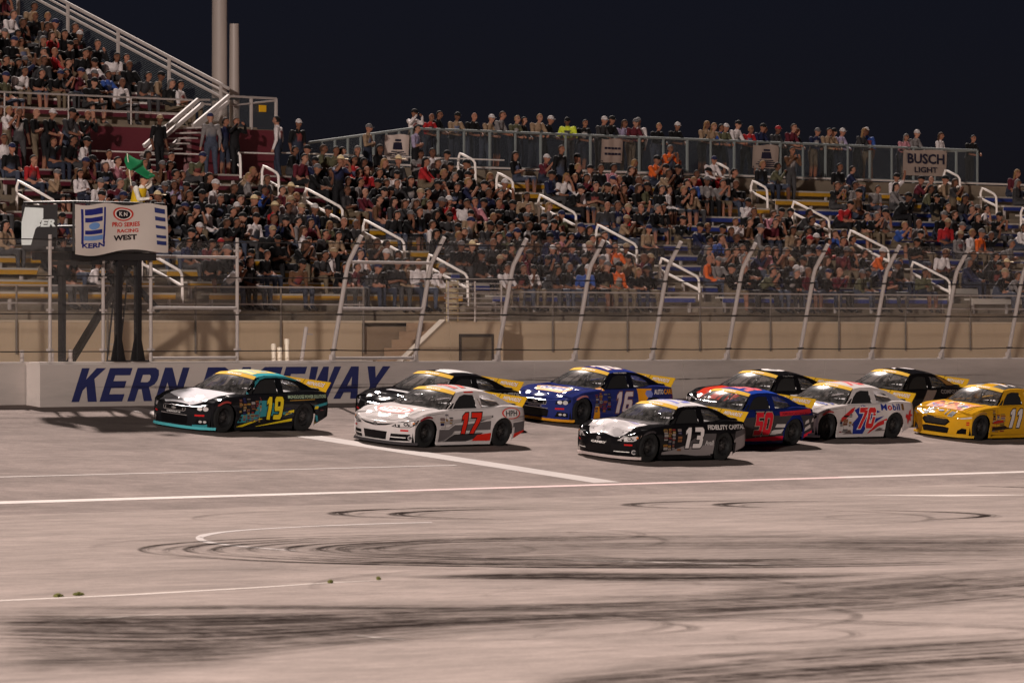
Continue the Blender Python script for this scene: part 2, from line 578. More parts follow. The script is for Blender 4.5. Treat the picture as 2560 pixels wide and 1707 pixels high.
def loop(cx, cy, r, w, a0, a1, strength, which=0, e=.006):
    """a tyre mark round a circle on the ground, centre given where it shows in the photo"""
    c = on_ground(cx, cy, ZI)
    V, F_, UV, WE = RUB[which]
    base = len(V)
    n = max(16, int(abs(a1 - a0) / 5))
    for i in range(n + 1):
        t = i / n
        an = R(a0 + (a1 - a0) * t)
        d = -RD * math.cos(an) + VD * math.sin(an)      # 0 = the photo's left, 90 = away
        en = min(1, min(t, 1 - t) / .2)
        for j in range(5):
            v = j / 4
            q = c + d * (r + w * (v - .5))
            V.append((q.x, q.y, ZI + e))
            UV.append((r * an, v * w / 1.5))
            WE.append(1.7 * strength * en * min(1, 3 * min(v, 1 - v)))
    for i in range(n):
        for j in range(4):
            F_.append((base + i * 5 + j, base + i * 5 + j + 1, base + (i + 1) * 5 + j + 1, base + (i + 1) * 5 + j))
# broad dark sweeps
ribbon([(-80, 1512), (500, 1505), (1100, 1500), (1700, 1488), (2200, 1465), (2700, 1420)], [(-80, 1640), (500, 1660), (1100, 1600), (1700, 1560), (2200, 1535), (2700, 1490)], 1, .9, fade=.05)
ribbon([(-80, 1535), (300, 1530), (800, 1530), (1300, 1535)], [(-80, 1580), (300, 1610), (800, 1600), (1300, 1560)], 1, .8, .009)
ribbon([(-80, 1600), (300, 1590), (700, 1600)], [(-80, 1690), (300, 1690), (700, 1660)], 1, .8, .009)
ribbon([(1300, 1690), (1700, 1640), (2100, 1600), (2700, 1560)], [(1300, 1760), (1700, 1760), (2100, 1740), (2700, 1700)], 1, .95, fade=.1)
ribbon([(1000, 1440), (1300, 1430), (1700, 1428), (2250, 1428)], [(1000, 1446), (1300, 1450), (1700, 1456), (2250, 1440)], 0, 1.0)
ribbon([(1000, 1437), (1400, 1424), (1900, 1432), (2300, 1424)], [(1000, 1444), (1400, 1448), (1900, 1452), (2300, 1432)], 1, 1.0, .009)
ribbon([(700, 1360), (1100, 1330), (1700, 1325), (2700, 1330)], [(700, 1420), (1100, 1420), (1700, 1400), (2700, 1400)], 1, .55, .010, .2)
ribbon([(1700, 1470), (2100, 1440), (2700, 1400)], [(1700, 1520), (2100, 1500), (2700, 1450)], 1, .7, .011)
ribbon([(2000, 1340), (2300, 1335), (2700, 1330)], [(2000, 1380), (2300, 1395), (2700, 1400)], 1, .7, .011)
ribbon([(0, 1515), (600, 1510), (1300, 1508), (1900, 1490)], [(0, 1522), (600, 1522), (1300, 1524), (1900, 1500)], 0, .8, .012)
for (a_, c_, w_, st_) in [((-80, 1548), (900, 1540), 5, .9), ((-80, 1572), (700, 1584), 6, .8), ((200, 1620), (1200, 1590), 6, .7), ((900, 1530), (2100, 1508), 5, .9), ((1000, 1560), (2300, 1500), 7, .7), ((1500, 1545), (2650, 1455), 8, .9), ((1700, 1520), (2650, 1420), 6, .8), ((1450, 1655), (2650, 1600), 8, .9), ((1600, 1690), (2650, 1640), 9, .8), ((1300, 1500), (2100, 1478), 5, .6), ((-80, 1655), (600, 1640), 8, .6), ((1100, 1362), (2650, 1356), 4, .6), ((1000, 1350), (2200, 1340), 4, .5), ((700, 1405), (1700, 1412), 4, .6)]:
    mx_, my_ = (a_[0] + c_[0]) / 2, (a_[1] + c_[1]) / 2 + rng.uniform(-5, 5)
    ribbon([(a_[0], a_[1] - w_), (mx_, my_ - w_), (c_[0], c_[1] - w_)], [(a_[0], a_[1] + w_), (mx_, my_ + w_), (c_[0], c_[1] + w_)], 0, st_ * .6, .014, .3)
# doughnuts: rings of single tyre marks
for k, (rr, st) in enumerate([(7.9, .8), (7.2, .8), (6.75, .6), (6.2, .55), (5.6, .8), (5.1, .9), (4.8, .7), (4.2, .5)]):
    loop(1620, 1371, rr, .34, -140, 100, st)
    loop(1640, 1374, rr - .28, .26, -120, 60, st * .8)
for (cx, cy, r, a0, a1, st) in [(1420, 1283, 4.3, -75, 80, .9), (1480, 1285, 3.6, -75, 85, .9), (1960, 1262, 3.0, -70, 90, .8), (2150, 1262, 2.7, -75, 85, .9), (1980, 1288, 3.6, 110, 235, .9), (2250, 1222, 3.0, 120, 200, .6), (850, 1150, 1.0, 0, 120, .5)]:
    loop(cx, cy, r, .55, a0, a1, st, e=.008); loop(cx + 40, cy + 2, r - .1, .22, a0 - 10, a1 + 20, st * .6, e=.009)
for (cx, cy, r, a0, a1, st) in [(1000, 1640, 9.5, 60, 150, .5), (1000, 1660, 10.3, 60, 150, .5), (1560, 1585, 2.6, 150, 260, .5), (1250, 1570, 2.2, 140, 240, .6), (150, 1590, 1.6, 120, 240, .5), (2000, 1530, 4.0, 40, 140, .5), (2050, 1500, 5.2, 40, 150, .5), (900, 1330, 5.5, 200, 330, .35)]:
    loop(cx, cy, r, .30, a0, a1, st, e=.013)
lr = random.Random(12)
for i in range(34):
    py_ = lr.uniform(1235, 1600)
    loop(lr.uniform(300, 2700), py_, lr.uniform(2.5, 9.5), lr.uniform(.16, .34), lr.uniform(-150, 120), lr.uniform(150, 320), lr.uniform(.12, .38), e=.015)
for wh, m in ((0, M_RUB), (1, M_RUBS)):
    V, F_, UV, WE = RUB[wh]
    me = bpy.data.meshes.new('tyre_marks')
    me.from_pydata(V, [], F_)
    me.materials.append(m)
    ul = me.uv_layers.new(name='UVMap')
    lv = np.zeros(len(me.loops), np.int32)
    me.loops.foreach_get('vertex_index', lv)
    ul.data.foreach_set('uv', np.array(UV, np.float32)[lv].ravel())
    at = me.attributes.new('wear', 'FLOAT', 'POINT')
    at.data.foreach_set('value', np.array(WE, np.float32))
    link('tyre_marks', me, kind='stuff', label=('dark curved tyre marks laid on the pale infield asphalt', 'broad smeared bands of tyre rubber across the infield')[wh], cat='tyre marks')
# weeds in a seam
M_WEED = mat('weed_leaf', rgb(108, 108, 56), .8, .3, 9.0)
for i, (px, py, w, lab) in enumerate([(145, 1492, .08, 'low weed at the start of the pale ground seam'), (196, 1488, .10, 'larger of the two paired weeds in the ground seam'), (826, 1457, .05, 'small weed midway along the pale ground seam'), (946, 1449, .04, 'tiny weed at the far end of the ground seam')]):
    c = on_ground(px, py, ZI)
    b = MB()
    rr = random.Random(i)
    for k in range(46):
        a = rr.uniform(0, 6.28)
        d = rr.uniform(.05, 1) * w
        p0 = Vector((c.x + math.cos(a) * d * .4, c.y + math.sin(a) * d * .4, ZI))
        p1 = p0 + Vector((math.cos(a) * d * .6, math.sin(a) * d * .6, rr.uniform(.015, .04) * (1.3 - d / w)))
        s = Vector((-math.sin(a), math.cos(a), 0)) * rr.uniform(.008, .02)
        mid = p0.lerp(p1, .55) + Vector((0, 0, .03))
        b.add([p0 - s, p0 + s, mid + s * 1.3, p1, mid - s * 1.3], [(0, 1, 2, 3, 4)])
    b.build('weed', M_WEED, label=lab, cat='weed', group='weeds in the ground seam')

# ------------------------------------------------------------------ track wall
WH = .985
wall = empty('track_wall', (0, 0, 0), label='long grey concrete track wall with large navy lettering', cat='wall')
XL = at_y(100, 950, TW).x
def wall_run(name, x0, x1, y0, y1, h, n, parent=wall, off=0.0):
    """concrete wall cast in lengths with open joints between them"""
    st = (x1 - x0) / n
    for i in range(n):
        a, c = x0 + i * st + (.006 if i else 0), x0 + (i + 1) * st - .006
        b = MB()
        ym = (y0 + y1) / 2
        prof = [(y0, ZW - .1), (y0, ZW + h - .03), (y0 + .03, ZW + h), (y1 - .03, ZW + h), (y1, ZW + h - .03), (y1, ZW - .1)]
        vs = [(x, y, z) for x in (a, c) for y, z in prof]
        k = len(prof)
        b.add(vs, [(i2, i2 + 1, k + i2 + 1, k + i2) for i2 in range(k - 1)] + [tuple(range(k))[::-1], tuple(range(k, 2 * k))])
        b.build(name, M_WALL, parent, smooth=20)
XR = at_y(938, 905, TW).x
wall_run('wall_length', XL, XR, TW, TW + .42, WH, 3)
wall_run('wall_length', XR, 190, TW, TW + .30, WH, 30)
wall_run('wall_length', -70, XL + .9, TW + .46, TW + .76, WH + .03, 12)
b = MB()
cap0 = at_y(105, 905, TW).x
for word, pa_, pb_ in (('KERN', 178, 474), ('RACEWAY', 494, 976)):
    x0t, x1t = at_y(pa_, 1000, TW).x, at_y(pb_, 920, TW).x
    v, f = block_text(word, x1t - x0t, .765, .10, .46)
    b.add([(x0t + p_[0], TW - .004, ZW + .105 + p_[1]) for p_ in v], f)
b.build('wall_lettering', M_NAVY, wall)
b = MB()
b.box(XL + .02, XR - .02, TW + .06, TW + .36, ZW + WH + .004, ZW + WH + .03)
b.build('lit_wall_cap', M_WALLTOP, wall)
for px, hh in ((55, .26), (130, .20), (176, .27)):
    q = at_y(px, 905, TW + .6)
    b = MB()
    b.lathe([(0, 0), (.05, 0), (.045, hh * .6), (.055, hh), (0, hh)], 8, 'z', 0, (q.x, q.y, ZW + WH + .03))
    b.build('anchor_stub', M_GALV, wall, smooth=40)

# rubber scraped along the wall by passing cars
sr = random.Random(6)
for i in range(16):
    xa_ = sr.uniform(9, 60) if i > 3 else sr.uniform(-1.5, 8)
    ln, zc_, hh_ = sr.uniform(2, 9), sr.uniform(.18, .62), sr.uniform(.02, .09)
    V, UV, WE, F_ = [], [], [], []
    for k in range(13):
        t_ = k / 12
        for j in range(4):
            v_ = j / 3
            V.append((xa_ + ln * t_, TW - .006, ZW + zc_ + .05 * math.sin(t_ * 3 + i) + hh_ * (v_ - .5) * math.sin(t_ * math.pi)))
            UV.append((ln * t_, v_)); WE.append(.9 * math.sin(t_ * math.pi) * min(1, 3 * min(v_, 1 - v_) + .15))
    F_ = [(a * 4 + j, a * 4 + j + 1, a * 4 + j + 5, a * 4 + j + 4) for a in range(12) for j in range(3)]
    me = bpy.data.meshes.new('scuff_mark')
    me.from_pydata(V, [], F_)
    me.materials.append(M_RUB)
    ul = me.uv_layers.new(name='UVMap')
    lv = np.zeros(len(me.loops), np.int32)
    me.loops.foreach_get('vertex_index', lv)
    ul.data.foreach_set('uv', np.array(UV, np.float32)[lv].ravel())
    at = me.attributes.new('wear', 'FLOAT', 'POINT')
    at.data.foreach_set('value', np.array(WE, np.float32))
    link('scuff_mark', me, wall)

# ------------------------------------------------------------------ catch fence on the wall
YF = TW + .16
ZT = ZW + WH
fence = empty('catch_fence', (0, YF, ZT), label='tall wire catch fence with bent grey posts along the track wall', cat='fence')
FO = Vector((0, -YF, -ZT))
def fpart(mb, name, m, parent=None, smooth=None):
    mb.v = [tuple(Vector(p) + FO) for p in mb.v]
    return mb.build(name, m, parent or fence, smooth=smooth)
def fence_profile(h):
    """how far the fence hangs over the track at a height above the wall"""
    return -(.22 * h) - (0 if h < 2.3 else (h - 2.3) * .42)
posts = [at_y(px, 902, YF).x for px in (829, 1036, 1242, 1435, 1629, 1816, 1997, 2177, 2352, 2519)]
while len(posts) < 15: posts.append(posts[-1] + (posts[-1] - posts[-3]) / 2)
FH = 2.98
for x in posts:
    b = MB()
    hs = [0, .3, 2.15, 2.35, FH]
    b.tube([(x, YF + fence_profile(h), ZT + h) for h in hs], .055, 8)
    b.box(x - .09, x + .09, YF - .07, YF + .07, ZT + .002, ZT + .03)
    b.box(x - .06, x + .06, YF - .075, YF + .03, ZT + .03, ZT + .16)
    po = fpart(b, 'post', M_GALV, smooth=40)
    for h in (.28, 1.12, 1.98, 2.8):
        b = MB()
        b.box(x - .065, x + .065, YF + fence_profile(h) - .062, YF + fence_profile(h) + .062, ZT + h - .02, ZT + h + .02)
        fpart(b, 'cable_clamp', M_CABLE, po)
# straight posts of the gate by the flag stand
gx = [at_y(px, 900, YF).x for px in (-120, 125, 258, 377, 593)]
for i, x in enumerate(gx):
    b = MB()
    b.tube([(x, YF, ZT), (x, YF, ZT + 2.9)], .042, 8)
    b.box(x - .09, x + .09, YF - .07, YF + .07, ZT + .002, ZT + .03)
    for h in (.3, 1.2, 1.95, 2.6): b.box(x - .06, x + .06, YF - .06, YF + .06, ZT + h - .025, ZT + h + .025)
    fpart(b, 'post', M_GALV, smooth=40)
def gate(xa, xb, hs, lean):
    for h in hs:
        b = MB()
        o = fence_profile(h) if lean else 0
        b.tube([(xa + .05, YF + o, ZT + h), (xb - .05, YF + o, ZT + h)], .036, 8)
        fpart(b, 'gate_rail', M_GALV, smooth=40)
gate(gx[3], gx[4], (.10, 1.26, 2.44), False)
gate(posts[0], posts[1], (.08, 1.26, 2.36), True)
for h in (.27, 1.12, 1.98, 2.80):
    b = MB()
    pts = [(gx[0] - 12, YF - .05, ZT + h)]
    for x in gx: pts.append((x, YF - .05, ZT + h - .01))
    for i, x in enumerate(posts):
        pts.append((x, YF + fence_profile(h) - .05, ZT + h))
        if i + 1 < len(posts): pts.append(((x + posts[i + 1]) / 2, YF + fence_profile(h) - .05, ZT + h - .015))
    b.tube(pts, .013, 5)
    fpart(b, 'cable', M_CABLE)
def wire_mesh(name, pitch, wire, col):
    """woven wire: crossing diagonal wires with open holes between them"""
    m, n, l, p = new_mat(name)
    p.inputs['Base Color'].default_value = col
    p.inputs['Roughness'].default_value = .5
    uv = n.new('ShaderNodeUVMap')
    sp = n.new('ShaderNodeSeparateXYZ')
    l.new(uv.outputs[0], sp.inputs[0])
    def mth(op, a, b=0.0):
        t = n.new('ShaderNodeMath')
        t.operation = op
        for i, q in enumerate((a, b)):
            if isinstance(q, (int, float)): t.inputs[i].default_value = q
            else: l.new(q, t.inputs[i])
        return t.outputs[0]
    s1 = mth('ADD', sp.outputs[0], sp.outputs[1])
    s2 = mth('SUBTRACT', sp.outputs[0], sp.outputs[1])
    d = [mth('ABSOLUTE', mth('SUBTRACT', mth('FRACT', mth('DIVIDE', s, pitch)), .5)) for s in (s1, s2)]
    k = mth('LESS_THAN', mth('MINIMUM', d[0], d[1]), wire / pitch)
    l.new(k, p.inputs['Alpha'])
    return m
M_MESH = wire_mesh('fence_wire', .05, .0010, rgb(190, 184, 180))
def mesh_panel(name, rows, m, parent, off=Vector((0, 0, 0))):
    """sheet through rows of points with metric UVs"""
    me = bpy.data.meshes.new(name)
    nc = len(rows[0])
    V = [tuple(Vector(p) + off) for r in rows for p in r]
    F_ = [(i * nc + j, i * nc + j + 1, (i + 1) * nc + j + 1, (i + 1) * nc + j) for i in range(len(rows) - 1) for j in range(nc - 1)]
    me.from_pydata(V, [], F_)
    me.materials.append(m)
    ul = me.uv_layers.new(name='UVMap')
    uvs = []
    vv = 0.0
    for i, r in enumerate(rows):
        if i: vv += (Vector(r[0]) - Vector(rows[i - 1][0])).length
        for p in r: uvs.append((p[0], vv))
    lv = np.zeros(len(me.loops), np.int32)
    me.loops.foreach_get('vertex_index', lv)
    ul.data.foreach_set('uv', np.array(uvs, np.float32)[lv].ravel())
    return link(name, me, parent)
hs = [.02, 2.3, FH]
for i in range(len(posts) - 1):
    mesh_panel('wire_panel', [[(x, YF + fence_profile(h) - .03, ZT + h) for x in (posts[i] + .05, posts[i + 1] - .05)] for h in hs], M_MESH, fence, FO)
for i in range(len(gx) - 1):
    mesh_panel('wire_panel', [[(x, YF - .03, ZT + h) for x in (gx[i] + .05, gx[i + 1] - .05)] for h in (.02, 2.8)], M_MESH, fence, FO)
# loose pipes behind the wall and a bent stub
for i, (px, top, tilt, lab) in enumerate([(687, 860, -.05, 'leaning white plastic pipe, left one of three behind the wall'), (699, 868, .0, 'shortest of three white plastic pipes behind the wall'), (719, 847, -.03, 'tallest of three white plastic pipes behind the wall')]):
    q = at_y(px, 905, TW + .75)
    tp = at_y(px, top, TW + .75)
    b = MB()
    b.tube([(0, 0, 0), (tilt, 0, tp.z - ZW - .03)], .052, 10)
    b.lathe([(.053, tp.z - ZW - .16), (.062, tp.z - ZW - .15), (.062, tp.z - ZW - .05), (.053, tp.z - ZW - .045)], 10, 'z', 0, (tilt * .95, 0, 0))
    b.build('plastic_pipe', M_PIPE, loc=(q.x, q.y, ZW + .03), smooth=40, label=lab, cat='pipe', group='white pipes behind the wall')
q = at_y(752, 905, TW + .75)
b = MB()
b.tube([(0, 0, 0), (.02, 0, .95), (.07, -.03, 1.35), (.13, -.06, 1.78)], .05, 8)
b.bar((.10, -.05, 1.62), (.36, -.05, 1.60), .03)
b.build('bent_post', M_GALV, loc=(q.x, q.y, ZW + .03), smooth=40, label='short bent grey steel post standing beside the white pipes', cat='post')
# ------------------------------------------------------------------ grandstand
YS = 19.2                                              # front wall of the stand
ZSW = 3.48
RUN, RISE, NR = .70, .2926, 12
rowY = lambda k: 20.2 + RUN * k                        # front edge of the seat board
rowZ = lambda k: 4.2 + RISE * k                        # top of the seat board
AISLE = [-2.2, 8.62, 19.55, 29.35, 41.05, 52.7, 64.0]
stand = empty('grandstand', (0, YS, ZW), label='long concrete grandstand of coloured bench rows behind the fence', cat='grandstand')
SO = Vector((0, -YS, -ZW))
def spart(mb, name, m, parent=None, smooth=None, **kw):
    mb.v = [tuple(Vector(p) + SO) for p in mb.v]
    return mb.build(name, m, parent or stand, smooth=smooth, **kw)
# front wall with the stair opening
xo0, xo1 = at_y(905, 850, YS).x, at_y(1085, 850, YS).x
b = MB(); b.box(-60, xo0, YS, YS + .25, ZW, ZSW); spart(b, 'front_wall', M_TAN)
b = MB(); b.box(xo1, 190, YS, YS + .25, ZW, ZSW); spart(b, 'front_wall', M_TAN)
b = MB()
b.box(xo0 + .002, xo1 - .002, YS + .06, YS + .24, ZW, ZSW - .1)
spart(b, 'passage_wall', mat('shaded_concrete', rgb(150, 128, 106), .9, .2, 1.2, dirt=.7))  # darker than the front wall: the shadow in the stair opening, painted
b = MB(); b.box(-60, 190, YS - .03, YS + .28, ZSW + .003, ZSW + .05); spart(b, 'wall_coping', mat('lit_coping', rgb(206, 188, 166), .85, .1, 2.0, dirt=.3))  # coping paler than the wall, its lit top put into the colour
b = MB(); b.box(-60, 190, YS + .28, rowY(0) - .40, ZSW - .1, ZSW + .02); spart(b, 'walkway', M_STEP)
# stair along the wall and its landing
lx0, lx1 = at_y(1125, 850, 18.0).x, at_y(1258, 850, 18.0).x
sx0 = at_y(985, 905, 18.0).x - .4
ns = 9
for i in range(ns):
    w = (lx0 - sx0) / ns
    b = MB()
    b.box(sx0 + i * w, lx0 + .02, 18.12, YS - .003, ZW + .03 + i * (ZSW - ZW - .03) / ns, ZW + .03 + (i + 1) * (ZSW - ZW - .03) / ns - .002)
    spart(b, 'stair_step', mat('stair_concrete', rgb(150, 122, 98), .9, .1, 3.0, dirt=.3) if i == 0 else bpy.data.materials['stair_concrete'])
b = MB()
vs = [(sx0 - .1, ZW), (lx0, ZW), (lx0, ZSW + .02), (lx0 - .25, ZSW + .02), (sx0 - .1, ZW + .42)]
b.add([(x, y, z) for y in (18.0, 18.12) for x, z in vs], [(4, 3, 2, 1, 0), (5, 6, 7, 8, 9)] + [(i, (i + 1) % 5, 5 + (i + 1) % 5, 5 + i) for i in range(5)])
spart(b, 'stair_side_wall', M_TAN)
b = MB(); b.bar((sx0 - .1, 18.06, ZW + .45), (lx0 - .2, 18.06, ZSW + .06), .2, .06); spart(b, 'stair_coping', mat('pale_coping', rgb(150, 132, 112), .85, .1, 3.0))
b = MB(); b.box(lx0 + .02, lx1, 18.0, YS - .003, ZW, ZSW + .02); land = spart(b, 'landing', M_TAN)
b = MB()
dx0, dx1 = at_y(1147, 850, 18.0).x, at_y(1232, 850, 18.0).x
for (a, c, z0, z1) in ((dx0, dx1, 3.12, 3.2), (dx0, dx0 + .07, 1.7, 3.12), (dx1 - .07, dx1, 1.7, 3.12)): b.box(a, c, 17.965, 17.998, z0, z1)
spart(b, 'door_frame', mat('dark_frame', rgb(56, 46, 40), .8), land)
b = MB(); b.box(dx0 + .07, dx1 - .07, 17.985, 17.998, 1.7, 3.12); spart(b, 'door_panel', mat('door_panel', rgb(128, 110, 88), .8, .08, 3.0), land)
b = MB(); b.box(dx0 + .12, dx0 + .4, 17.975, 17.984, 2.3, 2.42); spart(b, 'door_plate', M_ALU, land)
for i in range(8):
    b = MB(); b.tube([(lx0 - .15, 18.06, ZSW + .12 + i * .125), (lx1, 18.06, ZSW + .12 + i * .125)], .014, 6); spart(b, 'landing_rail', M_GALV, smooth=40)
for x in (lx0, (lx0 + lx1) / 2, lx1):
    b = MB(); b.tube([(x, 18.06, ZSW), (x, 18.06, ZSW + 1.05)], .024, 6); spart(b, 'landing_post', M_GALV, smooth=40)
b = MB(); b.tube([(lx0 - .15, 18.06, ZSW + 1.1), (lx1, 18.06, ZSW + 1.1)], .025, 6); spart(b, 'landing_handrail', M_GALV, smooth=40)
for i in range(5):
    x = lx0 + .45 + i * 0
b = MB()
for i in range(6): b.box(lx0 + .62, lx0 + 1.02, 18.6, 18.62, ZSW + .18 + i * .15, ZSW + .29 + i * .15)
for x in (lx0 + .60, lx0 + 1.04): b.tube([(x, 18.61, ZSW), (x, 18.61, ZSW + 1.1)], .02, 6)
spart(b, 'notice_rack', mat('notice_paper', rgb(176, 162, 132), .8))
M_DULL = mat('dull_steel', rgb(104, 94, 86), .7, .12, 7.0)
# guard rail on the front wall
def guard(x0, x1, step, tops, yy, z0):
    n = max(1, round((x1 - x0) / step))
    for i in range(n + 1):
        x = x0 + (x1 - x0) * i / n
        b = MB(); b.tube([(x, yy, z0 - .75), (x, yy, z0 + max(tops))], .028, 6); spart(b, 'guard_post', M_DULL, smooth=40)
    for t in tops:
        b = MB(); b.tube([(x0, yy, z0 + t), (x1, yy, z0 + t)], .022, 6); spart(b, 'guard_rail', M_GALV, smooth=40)
    mesh_panel('guard_mesh', [[(x, yy + .03, z0 + t) for x in (x0, x1)] for t in (.03, max(tops))], M_MESH, stand, SO)
guard(-8, xo0, 3.05, (.45, .87), YS - .05, ZSW)
guard(xo1 + 1.6, 62, 3.05, (.42, .80), YS - .05, ZSW)
# tiers
for k in range(NR + 1):
    b = MB()
    y0 = rowY(k) - .40
    b.box(-60, 190, y0, y0 + RUN if k < NR else 30.6, ZW if k in (0, NR) else rowZ(k) - 1.1, rowZ(k) - .43)
    spart(b, 'tier', M_STEP)
# benches: colour goes by block and row
def bench_mat(sec, k):
    if sec <= 0: return M_YELLOW if k < 5 else M_MARB
    if sec == 1: return M_YELLOW if k < 7 else M_MARB
    if sec == 2: return M_BLUE if k < 3 else (M_YELLOW if k < 9 else M_MARB)
    if sec == 3: return M_BLUE if k < 9 else M_YELLOW
    if sec == 4: return M_ALU if k < 2 else (M_BLUE if k < 10 else M_YELLOW)
    return M_ALU if k < 1 else M_BLUE
for sec in range(len(AISLE) - 1):
    xa, xb = AISLE[sec] + .62, AISLE[sec + 1] - .62
    for k in range(NR):
        m = bench_mat(sec, k)
        y, z = rowY(k), rowZ(k)
        xe = xa
        b = MB()
        b.box(xe, xb, y - .03, y + .26, z - .045, z)
        bn = spart(b, 'bench', M_ALU)
        b = MB(); b.box(xe, xb, y - .022, y - .001, z - .155, z - .048); spart(b, 'bench_board', m, bn)
        n = max(2, int((xb - xe) / 1.7))
        b = MB()
        for i in range(n + 1):
            x = xe + .15 + (xb - xe - .3) * i / n
            b.box(x - .03, x + .03, y + .03, y + .10, z - .43, z - .046)
        spart(b, 'bench_leg', M_GALV, bn, kind='stuff')
# aisle steps and handrails
SEG = [(21.87, 20.52), (24.08, 22.66), (26.12, 24.78), (27.62, 27.02), (29.0, 28.38)]
zr = lambda Y, h: 3.5 + h + .418 * (Y - 20.2)
for ai, X in enumerate(AISLE[1:-1]):
    for k in range(NR):
        b = MB()
        b.box(X - .55, X + .55, rowY(k) - .06, rowY(k) + .298, rowZ(k) - .428, rowZ(k) - .43 + RISE / 2)
        spart(b, 'aisle_step', M_STEP)
    for j, (ya, yb) in enumerate(SEG):
        b = MB()
        r = .036
        b.tube([(X, ya, zr(ya, .02)), (X, ya, zr(ya, .90)), (X, ya - .06, zr(ya, 1.05)), (X, ya - .16, zr(ya - .16, 1.08)), (X, yb + .1, zr(yb + .1, 1.08)), (X, yb + .02, zr(yb, 1.03)), (X, yb, zr(yb, .75)), (X, yb, zr(yb, .02))], r, 8)
        hr = spart(b, 'handrail', M_RAIL, smooth=40)
        b = MB(); b.tube([(X, ya, zr(ya, .74)), (X, yb, zr(yb, .74))], r, 8)
        b.v = [tuple(p) for p in b.v]
        spart(b, 'mid_rail', M_RAIL, hr, smooth=40)
# back wall, promenade and its railing
YP = 29.25
zp = 7.80
xp0 = at_y(1050, 330, YP).x
xp1 = at_y(2463, 375, YP).x
b = MB(); b.box(xp0 - 4, 120, YP, YP + .2, 6.9, zp); spart(b, 'back_wall', M_STEP)
b = MB(); b.box(xp0 - 4, xp1, YP + .2, YP + 4.5, zp - .25, zp - .002); spart(b, 'promenade', M_STEP)
for (xa, xb) in ((xp0 - 3, at_y(2370, 440, YP).x), (at_y(2385, 440, YP).x, 78)):
    b = MB(); b.tube([(xa, YP - .06, zp + .06), (xb, YP - .06, zp + .06)], .03, 6); spart(b, 'back_rail', M_RAIL, smooth=40)
zt0 = at_y(1054, 327, YP + .3).z
zt1 = at_y(2463, 373, YP + .3).z
ZR = (zt0 + zt1) / 2
M_RAILB = mat('blue_grey_rail', rgb(120, 126, 126), .6, .1, 6.0, spec=.2)
b = MB(); b.tube([(xp0, YP + .3, ZR), (xp1, YP + .3, ZR)], .035, 8); spart(b, 'promenade_rail', M_RAILB, smooth=40)
b = MB(); b.tube([(xp0, YP + .3, zp + .1), (xp1, YP + .3, zp + .1)], .025, 6); spart(b, 'promenade_rail', M_RAILB, smooth=40)
n = 24
for i in range(n + 1):
    x = xp0 + (xp1 - xp0) * i / n
    b = MB(); b.bar((x, YP + .3, zp), (x, YP + .3, ZR), .07 if i % 2 else .05, .05, (1, 0, 0)); spart(b, 'promenade_post', M_RAILB)
M_PICKET = wire_mesh('promenade_wire', .05, .0040, rgb(84, 90, 92))
mesh_panel('promenade_mesh', [[(x, YP + .33, z) for x in (xp0, xp1)] for z in (zp + .1, ZR)], M_PICKET, stand, SO)
# return of the promenade at its far end
b = MB()
b.tube([(xp1, YP + .3, ZR), (xp1, YP + 3.2, ZR)], .035, 8)
b.tube([(xp1, YP + 3.2, zp), (xp1, YP + 3.2, ZR)], .03, 8)
spart(b, 'promenade_rail', M_RAILB, smooth=40)
# ramp railing that climbs to the promenade
pa = at_y(772, 357, YP + .3)
b = MB(); b.tube([pa, (xp0, YP + .3, ZR)], .035, 8); spart(b, 'ramp_rail', M_RAILB, smooth=40)
for i in range(8):
    t = i / 8
    q = pa.lerp(Vector((xp0, YP + .3, ZR)), t)
    b = MB(); b.bar((q.x, q.y, zp - 1.0), (q.x, q.y, q.z), .05, .05, (1, 0, 0)); spart(b, 'ramp_post', M_RAILB)
me = mesh_panel('ramp_mesh', [[(pa.x, YP + .33, zp - 1), (xp0, YP + .33, zp - .6)], [(pa.x, YP + .33, pa.z), (xp0, YP + .33, ZR)]], M_PICKET, stand, SO)

# ------------------------------------------------------------------ upper stand on the left, behind a maroon wall
YU = 29.75
zu = at_y(300, 311, YU).z
upper = empty('upper_grandstand', (0, YU, ZW), label='raised second grandstand with maroon front wall and sloping end railing', cat='grandstand')
UO = Vector((0, -YU, -ZW))
def upart(mb, name, m, parent=None, smooth=None):
    mb.v = [tuple(Vector(p) + UO) for p in mb.v]
    return mb.build(name, m, parent or upper, smooth=smooth)
ux1 = at_y(690, 330, YU).x
uxs = at_y(458, 330, YU).x
ux2 = at_y(470, 330, YU).x
b = MB(); b.box(-60, uxs, YU, YU + .1, 6.9, zu - .07); upart(b, 'maroon_wall', M_MAROON)
b = MB(); b.box(uxs + .18, ux1, YU - .12, YU - .02, 6.9, zu - .02); upart(b, 'maroon_wall', M_MAROON)
b = MB(); b.box(uxs, uxs + .17, YU - .14, YU + .1, 6.9, zu - .01); upart(b, 'wall_edge_post', mat('faded_maroon', rgb(140, 98, 100), .7))
b = MB(); b.box(-60, ux1, YU - .01, YU + 1.0, zu - .068, zu); upart(b, 'upper_walkway', M_STEP)
uend = at_y(566, 225, YU + 1.0).x
NU = 15
for k in range(NU):
    y, z = YU + 1.35 + RUN * k, zu + .43 + RISE * k
    b = MB(); b.box(-60, uend, y - .40, y + .30, z - 1.1, z - .43); upart(b, 'upper_tier', M_STEP)
    for (xa, xb) in ((-12, -.4), (.8, 10.4), (11.6, uend - .9)):
        b = MB(); b.box(xa, xb, y - .03, y + .27, z - .06, z); bn = upart(b, 'upper_bench', M_RAIL)
        b = MB(); b.box(xa, xb, y - .022, y - .001, z - .17, z - .063); upart(b, 'bench_board', M_MARB, bn)
